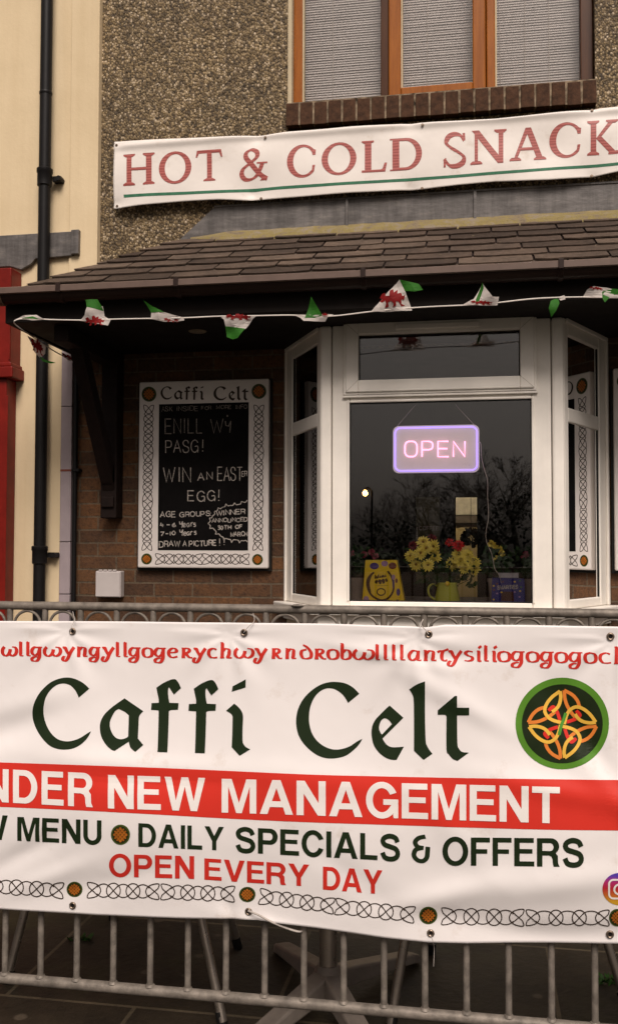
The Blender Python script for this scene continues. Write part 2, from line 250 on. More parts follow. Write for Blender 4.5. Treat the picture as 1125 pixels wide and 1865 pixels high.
# ------------------------------------------------------------------ mesh helpers
def link(name, me, mat=None, parent=None):
    o = bpy.data.objects.new(name, me); COL.objects.link(o)
    if mat: me.materials.append(MT[mat] if isinstance(mat, str) else mat)
    if parent:
        o.parent = parent
        w = parent.location if parent.type == 'EMPTY' else Vector((0, 0, 0))
        o.matrix_parent_inverse = Matrix.Translation(-w)
    return o
def thing(name, label, cat, loc=(0, 0, 0), group=None):
    o = bpy.data.objects.new(name, None); COL.objects.link(o); o.location = loc; o.empty_display_size = 0.1
    return tag(o, label, cat, group)
def tag(o, label, cat, group=None):
    o['label'] = label; o['category'] = cat
    if group: o['group'] = group
    return o
class MB:
    def __init__(s): s.v = []; s.f = []
    def add(s, vs, fs):
        k = len(s.v); s.v += [tuple(p) for p in vs]; s.f += [tuple(i + k for i in f) for f in fs]; return s
    def box(s, x0, x1, y0, y1, z0, z1):
        return s.add([(x0, y0, z0), (x1, y0, z0), (x1, y1, z0), (x0, y1, z0), (x0, y0, z1), (x1, y0, z1), (x1, y1, z1), (x0, y1, z1)],
                     [(0, 3, 2, 1), (4, 5, 6, 7), (0, 1, 5, 4), (1, 2, 6, 5), (2, 3, 7, 6), (3, 0, 4, 7)])
    def obox(s, O, A, B, Cc, a, b, c):
        # box in a frame: origin O, axes A B Cc (Vectors), ranges a,b,c
        P = lambda i, j, k: O + A * a[i] + B * b[j] + Cc * c[k]
        vs = [P(0, 0, 0), P(1, 0, 0), P(1, 1, 0), P(0, 1, 0), P(0, 0, 1), P(1, 0, 1), P(1, 1, 1), P(0, 1, 1)]
        return s.add(vs, [(0, 3, 2, 1), (4, 5, 6, 7), (0, 1, 5, 4), (1, 2, 6, 5), (2, 3, 7, 6), (3, 0, 4, 7)])
    def prism(s, pts, y0, y1):
        # outline in x,z, extruded in y
        n = len(pts)
        if sum(pts[i][0] * pts[(i + 1) % n][1] - pts[(i + 1) % n][0] * pts[i][1] for i in range(n)) < 0: pts = pts[::-1]
        vs = [(p[0], y0, p[1]) for p in pts] + [(p[0], y1, p[1]) for p in pts]
        return s.add(vs, [tuple(range(n)), tuple(range(2 * n - 1, n - 1, -1))] + [(i, i + n, (i + 1) % n + n, (i + 1) % n) for i in range(n)])
    def prismx(s, pts, x0, x1):
        # outline in y,z, extruded in x
        n = len(pts)
        if sum(pts[i][0] * pts[(i + 1) % n][1] - pts[(i + 1) % n][0] * pts[i][1] for i in range(n)) < 0: pts = pts[::-1]
        vs = [(x0, p[0], p[1]) for p in pts] + [(x1, p[0], p[1]) for p in pts]
        return s.add(vs, [tuple(range(n - 1, -1, -1)), tuple(range(n, 2 * n))] + [(i, (i + 1) % n, (i + 1) % n + n, i + n) for i in range(n)])
    def tube(s, pts, r, n=8, closed=False):
        pts = [Vector(p) for p in pts]; m = len(pts); rr = r if isinstance(r, (list, tuple)) else [r] * m
        vs = []; up = None
        for i in range(m):
            a = pts[(i - 1) % m] if (i > 0 or closed) else pts[0]; b = pts[(i + 1) % m] if (i < m - 1 or closed) else pts[-1]
            t = (b - a); t = t.normalized() if t.length > 1e-9 else Vector((0, 0, 1))
            if up is None: up = Vector((0, 0, 1)) if abs(t.z) < 0.9 else Vector((0, 1, 0))
            x = t.cross(up)
            if x.length < 1e-4: x = t.cross(Vector((1, 0.2, 0.1)))
            x.normalize(); y = x.cross(t).normalized(); up = y
            for k in range(n):
                an = 2 * pi * k / n; vs.append(pts[i] + (x * cos(an) + y * sin(an)) * rr[i])
        fs = []
        for i in range(m if closed else m - 1):
            for k in range(n):
                a = i * n + k; b = i * n + (k + 1) % n; c = ((i + 1) % m) * n + (k + 1) % n; d = ((i + 1) % m) * n + k
                fs.append((a, b, c, d))
        if not closed: fs.append(tuple(range(n - 1, -1, -1))); fs.append(tuple((m - 1) * n + k for k in range(n)))
        return s.add(vs, fs)
    def lathe(s, prof, c, n=24):
        vs = []
        for r, z in prof:
            for k in range(n): vs.append((c[0] + r * cos(2 * pi * k / n), c[1] + r * sin(2 * pi * k / n), c[2] + z))
        fs = []
        for i in range(len(prof) - 1):
            for k in range(n): fs.append((i * n + k, i * n + (k + 1) % n, (i + 1) * n + (k + 1) % n, (i + 1) * n + k))
        fs.append(tuple(range(n - 1, -1, -1))); fs.append(tuple((len(prof) - 1) * n + k for k in range(n)))
        return s.add(vs, fs)
    def disc(s, c, r, y0, y1, n=40, rz=None):
        rz = rz or r
        return s.prism([(c[0] + r * cos(2 * pi * k / n), c[1] + rz * sin(2 * pi * k / n)) for k in range(n)], y0, y1)
    def build(s, name, mat, parent=None, bevel=0, smooth=False, seg=2):
        me = bpy.data.meshes.new(name); me.from_pydata(s.v, [], s.f); me.validate(); me.update()
        if smooth:
            for p in me.polygons: p.use_smooth = True
        o = link(name, me, mat, parent)
        if bevel:
            b = o.modifiers.new('bevel', 'BEVEL'); b.width = bevel; b.segments = seg; b.limit_method = 'ANGLE'; b.angle_limit = radians(35)
        if smooth:
            try:
                me.set_sharp_from_angle(angle=radians(45))
            except Exception: pass
        return o
def BX(name, mat, parent, *a, bevel=0.0): return MB().box(*a).build(name, mat, parent, bevel)

def crom(pts, closed=False, n=6):
    out = []; m = len(pts)
    for i in range(m if closed else m - 1):
        g = lambda j: Vector((pts[j % m] if closed else pts[max(0, min(m - 1, j))]))
        p0, p1, p2, p3 = g(i - 1), g(i), g(i + 1), g(i + 2)
        for k in range(n):
            t = k / n
            out.append(0.5 * ((2 * p1) + (p2 - p0) * t + (2 * p0 - 5 * p1 + 4 * p2 - p3) * t * t + (3 * p1 - p0 - 3 * p2 + p3) * t ** 3))
    if not closed: out.append(Vector(pts[-1]))
    return out

# ------------------------------------------------------------------ flat print: 2-D shapes -> triangles on a surface
def outline(pts, n=5):
    """closed outline; a point with a third entry is a corner, the rest run smoothly"""
    cs = [i for i, p in enumerate(pts) if len(p) > 2]
    P = [Vector(p[:2]) for p in pts]
    if not cs: return crom(P, True, n)
    out = []; m = len(pts)
    for a, b in zip(cs, cs[1:] + [cs[0] + m]):
        seg = [P[i % m] for i in range(a, b + 1)]
        out += (crom(seg, False, n)[:-1] if len(seg) > 2 else [seg[0]])
    return out
def poly_tris(loops):
    L = [[Vector((p[0], p[1], 0)) for p in l] for l in loops]; flat = [p for l in L for p in l]
    return [[(flat[i].x, flat[i].y) for i in t] for t in tessellate_polygon(L)]
def strip(pts, w, closed=False, nib=None):
    """quads along a path; w full width, or with nib=(angle, wmin, wmax) a broad pen"""
    P = [Vector(p) for p in pts]; m = len(P); L = []; R = []
    for i in range(m):
        a = P[(i - 1) % m] if (closed or i > 0) else P[i]; b = P[(i + 1) % m] if (closed or i < m - 1) else P[i]
        d1 = (P[i] - a); d2 = (b - P[i])
        d1 = d1.normalized() if d1.length > 1e-9 else None; d2 = d2.normalized() if d2.length > 1e-9 else None
        if d1 is None: d1 = d2
        if d2 is None: d2 = d1
        t = d1 + d2; t = t.normalized() if t.length > 1e-6 else d1
        nrm = Vector((-t.y, t.x)); c = max(0.55, nrm.dot(Vector((-d1.y, d1.x))))
        ww = w if nib is None else nib[1] + (nib[2] - nib[1]) * abs(sin(math.atan2(t.y, t.x) - nib[0])) ** 1.2
        h = ww / 2 / c; L.append(P[i] + nrm * h); R.append(P[i] - nrm * h)
    q = []
    for i in range(m if closed else m - 1):
        j = (i + 1) % m; q.append([L[i], R[i], R[j]]); q.append([L[i], R[j], L[j]])
    return [[(p.x, p.y) for p in t] for t in q]
def ell(cx, cy, rx, ry, a0=0, a1=360, n=28):
    return [(cx + rx * cos(radians(a0 + (a1 - a0) * k / n)), cy + ry * sin(radians(a0 + (a1 - a0) * k / n))) for k in range(n if a1 - a0 == 360 else n + 1)]
class Print:
    """triangles in surface coordinates (X, Z) collected in thin layers"""
    def __init__(s, off=0.0008): s.t = []; s.off = off; s.k = 0
    def add(s, tris, mp=None, extra=0.0):
        o = s.off + (s.k % 4) * 0.00012 + extra; s.k += 1
        for t in tris: s.t.append(([mp(*p) for p in t] if mp else t, o))
        return s
    def build(s, name, mat, parent, surf, cut=None):
        bm = bmesh.new()
        ol = bm.verts.layers.float.new('o')
        for t, o in s.t:
            a, b, c = [Vector((p[0], p[1])) for p in t]
            ar = (b - a).cross(c - a) if hasattr(Vector((0, 0)), 'cross') else 0
            if abs(ar) < 1e-12: continue
            if ar < 0: b, c = c, b
            vs = [bm.verts.new((p.x, o, p.y)) for p in (a, b, c)]
            bm.faces.new(vs)
        if cut:
            xs = [v.co.x for v in bm.verts]; zs = [v.co.z for v in bm.verts]
            x = math.ceil(min(xs) / cut) * cut
            while x < max(xs):
                bmesh.ops.bisect_plane(bm, geom=bm.verts[:] + bm.edges[:] + bm.faces[:], plane_co=(x, 0, 0), plane_no=(1, 0, 0)); x += cut
            z = math.ceil(min(zs) / cut) * cut
            while z < max(zs):
                bmesh.ops.bisect_plane(bm, geom=bm.verts[:] + bm.edges[:] + bm.faces[:], plane_co=(0, 0, z), plane_no=(0, 0, 1)); z += cut
        for v in bm.verts: v.co.y = surf(v.co.x, v.co.z) - v.co.y
        bmesh.ops.remove_doubles(bm, verts=bm.verts, dist=1e-6)
        me = bpy.data.meshes.new(name); bm.to_mesh(me); bm.free()
        return link(name, me, mat, parent)

# --- skeleton alphabet, unit cap height
G = {
 'A': (0.8, [[(0, 0), (0.4, 1), (0.8, 0)], [(0.14, 0.36), (0.66, 0.36)]]), 'B': (0.7, [[(0, 0), (0, 1), (0.4, 1), (0.6, 0.78), (0.4, 0.54), (0, 0.52)], [(0.4, 0.53), (0.68, 0.28), (0.42, 0), (0, 0)]]),
 'C': (0.8, ['s', [(0.78, 0.78), (0.62, 0.95), (0.4, 1), (0.12, 0.85), (0, 0.5), (0.12, 0.15), (0.4, 0), (0.62, 0.05), (0.78, 0.24)]]),
 'D': (0.74, ['m', [(0, 0), (0, 1), (0.34, 1), (0.58, 0.93), (0.73, 0.72), (0.74, 0.5), (0.73, 0.28), (0.58, 0.07), (0.34, 0), (0, 0)]]),
 'E': (0.62, [[(0.62, 1), (0, 1), (0, 0), (0.64, 0)], [(0, 0.52), (0.56, 0.52)]]), 'F': (0.6, [[(0, 0), (0, 1), (0.62, 1)], [(0, 0.5), (0.5, 0.5)]]),
 'G': (0.8, ['s', [(0.76, 0.78), (0.6, 0.95), (0.4, 1), (0.12, 0.85), (0, 0.5), (0.12, 0.15), (0.38, 0), (0.6, 0.06), (0.72, 0.2)], [(0.44, 0.47), (0.76, 0.47), (0.76, -0.02)]]),
 'H': (0.7, [[(0, 0), (0, 1)], [(0.7, 0), (0.7, 1)], [(0, 0.52), (0.7, 0.52)]]), 'I': (0.1, [[(0.05, 0), (0.05, 1)]]), 'L': (0.58, [[(0, 1), (0, 0), (0.58, 0)]]),
 'K': (0.7, [[(0, 0), (0, 1)], [(0.68, 1), (0, 0.42)], [(0.22, 0.58), (0.7, 0)]]), 'M': (0.86, [[(0, 0), (0, 1), (0.43, 0.1), (0.86, 1), (0.86, 0)]]), 'N': (0.7, [[(0, 0), (0, 1), (0.7, 0), (0.7, 1)]]),
 'O': (0.84, ['c', [(0.42, 1), (0.12, 0.86), (0, 0.5), (0.12, 0.14), (0.42, 0), (0.72, 0.14), (0.84, 0.5), (0.72, 0.86)]]), 'P': (0.66, ['m', [(0, 0), (0, 1), (0.4, 1), (0.58, 0.93), (0.65, 0.73), (0.58, 0.52), (0.4, 0.45), (0, 0.45)]]),
 'R': (0.7, ['m', [(0, 0), (0, 1), (0.42, 1), (0.6, 0.94), (0.66, 0.75), (0.6, 0.55), (0.42, 0.48), (0, 0.48)], [(0.42, 0.48), (0.6, 0.38), (0.64, 0.1), (0.69, 0)]]),
 'S': (0.68, ['s', [(0.64, 0.74), (0.56, 0.93), (0.34, 1), (0.1, 0.93), (0.03, 0.75), (0.14, 0.58), (0.36, 0.5), (0.58, 0.42), (0.68, 0.25), (0.58, 0.06), (0.34, 0), (0.1, 0.06), (0.0, 0.28)]]),
 'T': (0.7, [[(0, 1), (0.7, 1)], [(0.35, 1), (0.35, 0)]]), 'U': (0.7, ['m', [(0, 1), (0, 0.34), (0.06, 0.1), (0.22, 0), (0.48, 0), (0.64, 0.1), (0.7, 0.34), (0.7, 1)]]),
 'V': (0.74, [[(0, 1), (0.37, 0), (0.74, 1)]]), 'W': (1.05, [[(0, 1), (0.27, 0), (0.52, 0.85), (0.78, 0), (1.05, 1)]]), 'Y': (0.74, [[(0, 1), (0.37, 0.45), (0.74, 1)], [(0.37, 0.47), (0.37, 0)]]), 'y': (0.5, [[(0, 0.95), (0.05, 0.55), (0.3, 0.48), (0.5, 0.95)], [(0.5, 0.95), (0.46, 0.3), (0.4, -0.1)]]),
 'e': (0.42, ['s', [(0, 0.3), (0.4, 0.34), (0.3, 0.58), (0.06, 0.5), (0, 0.2), (0.2, 0), (0.42, 0.1)]]), 'a': (0.42, ['s', [(0.38, 0.55), (0.1, 0.55), (0, 0.2), (0.2, 0), (0.38, 0.3), (0.4, 0)]]), 'r': (0.34, ['s', [(0, 0.6), (0.02, 0)], [(0.02, 0.4), (0.18, 0.6), (0.34, 0.55)]]),
 's': (0.36, ['s', [(0.34, 0.55), (0.1, 0.58), (0.06, 0.38), (0.32, 0.24), (0.25, 0.02), (0, 0.06)]]), 'x': (0.45, ['s', [(0, 0.6), (0.05, 0.3), (0.35, 0.3)], [(0.42, 0.6), (0.34, 0.1), (0.1, -0.3)]]), 'i': (0.1, [[(0.05, 0), (0.05, 0.62)], [(0.05, 0.82), (0.05, 0.9)]]), 'n': (0.42, ['s', [(0, 0.6), (0, 0)], [(0, 0.4), (0.2, 0.6), (0.4, 0.5), (0.42, 0)]]), 'g': (0.45, ['s', [(0.4, 0.55), (0.1, 0.6), (0, 0.3), (0.2, 0.05), (0.4, 0.35)], [(0.42, 0.6), (0.42, -0.2), (0.1, -0.3)]]),
 '0': (0.5, ['c', [(0.25, 1), (0, 0.5), (0.25, 0), (0.5, 0.5)]]), '1': (0.1, [[(0.05, 0), (0.05, 1)]]), '3': (0.5, ['s', [(0, 0.9), (0.35, 1), (0.45, 0.75), (0.2, 0.55), (0.5, 0.3), (0.3, 0), (0, 0.1)]]), '4': (0.5, [[(0.1, 1), (0, 0.4), (0.5, 0.42)], [(0.35, 0.75), (0.33, 0)]]), '6': (0.5, ['s', [(0.35, 1), (0.05, 0.5), (0.15, 0), (0.45, 0.2), (0.3, 0.5), (0.05, 0.35)]]), '7': (0.5, [[(0, 1), (0.5, 1), (0.15, 0)]]),
 '-': (0.4, [[(0, 0.5), (0.4, 0.5)]]), '!': (0.1, [[(0.05, 1), (0.04, 0.3)], [(0.04, 0.08), (0.04, 0)]]), ':': (0.1, [[(0.05, 0.6), (0.05, 0.7)], [(0.05, 0.05), (0.05, 0.15)]]), ' ': (0.4, []),
}
def glyph_paths(ch):
    w, st = G[ch]; mode = 'p'; out = []
    for s in st:
        if isinstance(s, str): mode = s; continue
        if mode == 's': out.append((crom(s, False, 5), False))
        elif mode == 'c': out.append((crom(s, True, 6), True))
        elif mode == 'm':   # straight ends, rounded bowl
            if len(s) < 6: out.append((crom(s, False, 5), False)); continue
            c = [i for i in range(len(s))]
            k0 = 2 if s[1][0] == s[0][0] and s[0][0] == 0 and s[1][1] == 1 and s[0][1] == 0 else 1
            k1 = len(s) - 2
            mid = crom([Vector(p) for p in s[k0:k1 + 1]], False, 4)
            out.append(([Vector(p) for p in s[:k0]] + mid + [Vector(p) for p in s[k1 + 1:]], s[0] == s[-1])) if s[0] != s[-1] else out.append(([Vector(p) for p in s[:k0]] + mid, True))
        else: out.append(([Vector(p) for p in s], False))
    return w, out
def word(pr, text, mp, x0, x1, yb0, yb1, h0, h1, w, gap=0.2, jit=0, squeeze=True):
    """text on a slanted base line in photo pixels; h cap height px, w stroke px"""
    gw = [G[c][0] for c in text]; tot = sum(gw) + gap * (len(text) - 1)
    sc = (x1 - x0 - w) / tot; x = x0 + w / 2
    for c, g in zip(text, gw):
        _, ps = glyph_paths(c); dx, dy = random.uniform(-jit, jit), random.uniform(-jit, jit)
        for p, cl in ps:
            q = []
            for a in p:
                X = x + a.x * sc; t = (X - x0) / max(1e-6, x1 - x0); hh = h0 + (h1 - h0) * t; inset = w / 2
                q.append((X + dx, yb0 + (yb1 - yb0) * t - inset - a.y * (hh - w) + dy))
            if cl and (Vector(q[0]) - Vector(q[-1])).length < 1e-3: q = q[:-1]
            pr.add(strip(q, w, cl), mp)
        x += (g + gap) * sc
# --- heavy grotesque capitals: straight letters as outlines, round ones as strokes (unit box: cap height 1)
def bold(ch):
    b = 0.205
    if ch == 'N': return 0.84, [('p', [(0, 0), (0, 1), (b + 0.03, 1), (0.84 - b, 0.36), (0.84 - b, 1), (0.84, 1), (0.84, 0), (0.84 - b - 0.02, 0), (b, 0.63), (b, 0)])]
    if ch == 'M': return 1.0, [('p', [(0, 0), (0, 1), (0.29, 1), (0.5, 0.3), (0.71, 1), (1, 1), (1, 0), (0.81, 0), (0.81, 0.78), (0.58, 0), (0.42, 0), (0.19, 0.78), (0.19, 0)])]
    if ch == 'W': return 1.32, [('p', [(0, 1), (0.22, 1), (0.37, 0.3), (0.55, 1), (0.77, 1), (0.95, 0.3), (1.1, 1), (1.32, 1), (1.06, 0), (0.85, 0), (0.66, 0.72), (0.47, 0), (0.26, 0)])]
    if ch == 'A': return 0.96, [('h', [[(0, 0), (0.36, 1), (0.6, 1), (0.96, 0), (0.74, 0), (0.67, 0.21), (0.29, 0.21), (0.22, 0)], [(0.35, 0.38), (0.61, 0.38), (0.48, 0.77)]])]
    if ch == 'V': return 0.92, [('p', [(0, 1), (0.23, 1), (0.46, 0.27), (0.69, 1), (0.92, 1), (0.57, 0), (0.35, 0)])]
    if ch == 'Y': return 0.92, [('p', [(0, 1), (0.24, 1), (0.46, 0.6), (0.68, 1), (0.92, 1), (0.56, 0.38), (0.56, 0), (0.36, 0), (0.36, 0.38)])]
    if ch == 'E': return 0.76, [('p', [(0, 0), (0, 1), (0.74, 1), (0.74, 0.83), (b, 0.83), (b, 0.61), (0.69, 0.61), (0.69, 0.45), (b, 0.45), (b, 0.175), (0.76, 0.175), (0.76, 0)])]
    if ch == 'F': return 0.72, [('p', [(0, 0), (0, 1), (0.72, 1), (0.72, 0.83), (b, 0.83), (b, 0.59), (0.62, 0.59), (0.62, 0.43), (b, 0.43), (b, 0)])]
    if ch == 'L': return 0.7, [('p', [(0, 0), (0, 1), (b, 1), (b, 0.175), (0.7, 0.175), (0.7, 0)])]
    if ch == 'T': return 0.8, [('p', [(0, 1), (0.8, 1), (0.8, 0.825), (0.505, 0.825), (0.505, 0), (0.295, 0), (0.295, 0.825), (0, 0.825)])]
    if ch == 'I': return b, [('p', [(0, 0), (0, 1), (b, 1), (b, 0)])]
    if ch == 'D': return 0.84, [('h', [[(0, 0), (0, 1)] + ell(0.40, 0.5, 0.44, 0.5, 90, -90, 20), [(b, 0.17), (b, 0.83)] + ell(0.36, 0.5, 0.27, 0.33, 90, -90, 20)])]
    if ch == 'P': return 0.8, [('h', [[(0, 0), (0, 1)] + ell(0.49, 0.685, 0.31, 0.315, 90, -90, 16) + [(b, 0.37), (b, 0)], [(b, 0.54), (b, 0.83)] + ell(0.46, 0.685, 0.13, 0.145, 90, -90, 12)])]
    if ch == 'R': return 0.86, [('h', [[(0, 0), (0, 1)] + ell(0.53, 0.715, 0.31, 0.285, 90, -50, 14) + [(0.72, 0.46), (0.79, 0.38), (0.8, 0.12), (0.86, 0), (0.63, 0), (0.6, 0.12), (0.59, 0.27), (0.54, 0.36), (0.44, 0.39), (b, 0.39), (b, 0)], [(b, 0.555), (b, 0.83)] + ell(0.5, 0.69, 0.13, 0.14, 90, -90, 12)])]
    if ch == 'O': return 0.98, [('h', [ell(0.49, 0.5, 0.49, 0.525), ell(0.49, 0.5, 0.285, 0.35)])]
    if ch == 'C': return 0.9, [('p', ell(0.46, 0.5, 0.46, 0.525, 22, 338, 30) + ell(0.46, 0.5, 0.26, 0.345, 335, 25, 26))]
    if ch == 'G': return 0.93, [('p', ell(0.46, 0.5, 0.46, 0.525, 25, 318, 30) + [(0.78, 0.11), (0.80, 0), (0.93, 0), (0.93, 0.53), (0.5, 0.53), (0.5, 0.37), (0.73, 0.37)] + ell(0.46, 0.5, 0.265, 0.345, 318, 28, 26))]
    if ch == 'U': return 0.82, [('p', [(0, 1), (b, 1)] + ell(0.41, 0.36, 0.205, 0.2, 180, 360, 14) + [(0.82 - b, 1), (0.82, 1)] + ell(0.41, 0.36, 0.41, 0.385, 360, 180, 20))]
    if ch == 'S': return 0.82, [('s', [(0.71, 0.71), (0.62, 0.87), (0.41, 0.93), (0.2, 0.87), (0.115, 0.74), (0.2, 0.6), (0.42, 0.53), (0.64, 0.45), (0.72, 0.28), (0.63, 0.12), (0.42, 0.065), (0.2, 0.12), (0.1, 0.3)], 0.19)]
    if ch == '&': return 0.62, [('s', [(0.46, 1.0), (0.24, 0.93), (0.12, 0.77), (0.2, 0.6), (0.4, 0.56)], 0.16), ('s', [(0.36, 0.57), (0.14, 0.48), (0.08, 0.26), (0.2, 0.09), (0.38, 0.07), (0.5, 0.2), (0.53, 0.42), (0.54, 0.62)], 0.16)]
def boldword(pr, text, mp, x0, x1, yb0, yb1, h0, h1, gap=0.11):
    gl = [bold(c) for c in text]; tot = sum(g[0] for g in gl) + gap * (len(text) - 1); sc = (x1 - x0) / tot; x = x0
    def fn(x):
        def q(a, b):
            X = x + a * sc; t = (X - x0) / (x1 - x0); return mp(X, yb0 + (yb1 - yb0) * t - b * (h0 + (h1 - h0) * t))
        return q
    for g in gl:
        for sh in g[1]:
            if sh[0] == 'p': pr.add(poly_tris([sh[1]]), fn(x))
            elif sh[0] == 'h': pr.add(poly_tris(sh[1]), fn(x))
            else: pr.add(strip(crom(sh[1], False, 6), sh[2]), fn(x))
        x += (g[0] + gap) * sc

# --- half-uncial letters of the long place name
UN = {
 'w': [[(0.2, 1.0), (0.04, 0.72), (0.04, 0.3), (0.26, 0.02), (0.52, 0.15), (0.66, 0.45), (0.7, 0.75)], [(0.62, 0.3), (0.85, 0.02), (1.15, 0.2), (1.26, 0.58), (1.14, 0.92), (0.86, 1.0)]],
 'l': [[(0.14, 1.55), (0.14, 0.5), (0.16, 0.1), (0.42, 0.04)], [(0.02, 1.5), (0.16, 1.53)]], 'g': [[(0.66, 0.92), (0.3, 0.98), (0.06, 0.66), (0.1, 0.3), (0.34, 0.12), (0.62, 0.3), (0.7, 0.6)], [(0.36, 0.97), (0.98, 0.97)], [(0.74, 0.95), (0.74, 0.4), (0.72, -0.1), (0.5, -0.5), (0.14, -0.5), (0.06, -0.26), (0.3, -0.08), (0.55, -0.08)]],
 'y': [[(0.02, 0.9), (0.2, 0.98), (0.34, 0.6), (0.52, 0.24)], [(0.98, 1.0), (0.66, 0.4), (0.42, -0.25), (0.18, -0.5), (0, -0.32), (0.1, -0.06), (0.24, -0.05)]],
 'n': [[(0.02, 0.95), (0.14, 0.96), (0.16, 0.5), (0.14, 0.0)], [(0.18, 0.7), (0.42, 0.96), (0.68, 0.86), (0.68, 0.4), (0.66, 0.05), (0.92, 0.03)], [(0, 0.02), (0.3, 0.02)]],
 'o': [[(0.46, 0.99), (0.14, 0.85), (0.06, 0.48), (0.2, 0.1), (0.48, 0.01), (0.8, 0.15), (0.88, 0.52), (0.76, 0.86), (0.46, 0.99)]], 'e': [[(0.12, 0.52), (0.6, 0.56), (0.76, 0.72), (0.6, 0.96), (0.34, 0.95), (0.1, 0.68), (0.1, 0.32), (0.36, 0.02), (0.84, 0.12)]],
 'R': [[(0.02, 0.95), (0.16, 0.95), (0.18, 0.5), (0.14, 0.0)], [(0.18, 0.94), (0.5, 0.99), (0.68, 0.8), (0.56, 0.58), (0.24, 0.46)], [(0.36, 0.5), (0.56, 0.18), (0.74, 0.02), (0.95, 0.02)], [(0, 0.02), (0.32, 0.02)]],
 'c': [[(0.82, 0.86), (0.5, 0.99), (0.14, 0.8), (0.08, 0.42), (0.28, 0.08), (0.6, 0.02), (0.9, 0.06)]], 'h': [[(0.06, 1.5), (0.18, 1.5), (0.18, 0.7), (0.16, 0.0)], [(0.2, 0.7), (0.44, 0.96), (0.7, 0.84), (0.7, 0.4), (0.62, 0.03), (0.92, 0.03)], [(0, 0.02), (0.34, 0.02)]],
 'd': [[(0.48, 0.95), (0.14, 0.82), (0.06, 0.48), (0.2, 0.1), (0.48, 0.01), (0.8, 0.15), (0.86, 0.52), (0.72, 0.9), (0.46, 1.25), (0.2, 1.42)]], 'b': [[(0.08, 1.5), (0.18, 1.5), (0.18, 0.7), (0.2, 0.15), (0.46, 0.01), (0.78, 0.15), (0.86, 0.5), (0.72, 0.88), (0.46, 0.94), (0.22, 0.7)]],
 'a': [[(0.64, 0.92), (0.34, 0.97), (0.08, 0.6), (0.1, 0.22), (0.3, 0.02), (0.58, 0.2), (0.68, 0.5)], [(0.72, 0.98), (0.7, 0.5), (0.72, 0.04), (0.94, 0.02)]], 't': [[(-0.1, 0.84), (0.16, 0.97), (0.55, 1.0), (1.0, 1.16)], [(0.46, 1.0), (0.34, 0.6), (0.36, 0.2), (0.58, 0.0), (0.9, 0.06)]],
 's': [[(0.8, 0.9), (0.44, 0.99), (0.16, 0.8), (0.36, 0.56), (0.72, 0.4), (0.76, 0.14), (0.44, 0.01), (0.06, 0.06)]], 'i': [[(0.1, 0.95), (0.4, 0.96), (0.42, 0.5), (0.46, 0.03), (0.9, 0.03)], [(0.36, 1.3), (0.9, 1.5)]],
}
UNW = {'w': 1.3, 'l': 0.44, 'i': 0.9, 'g': 1.0, 'y': 1.0}

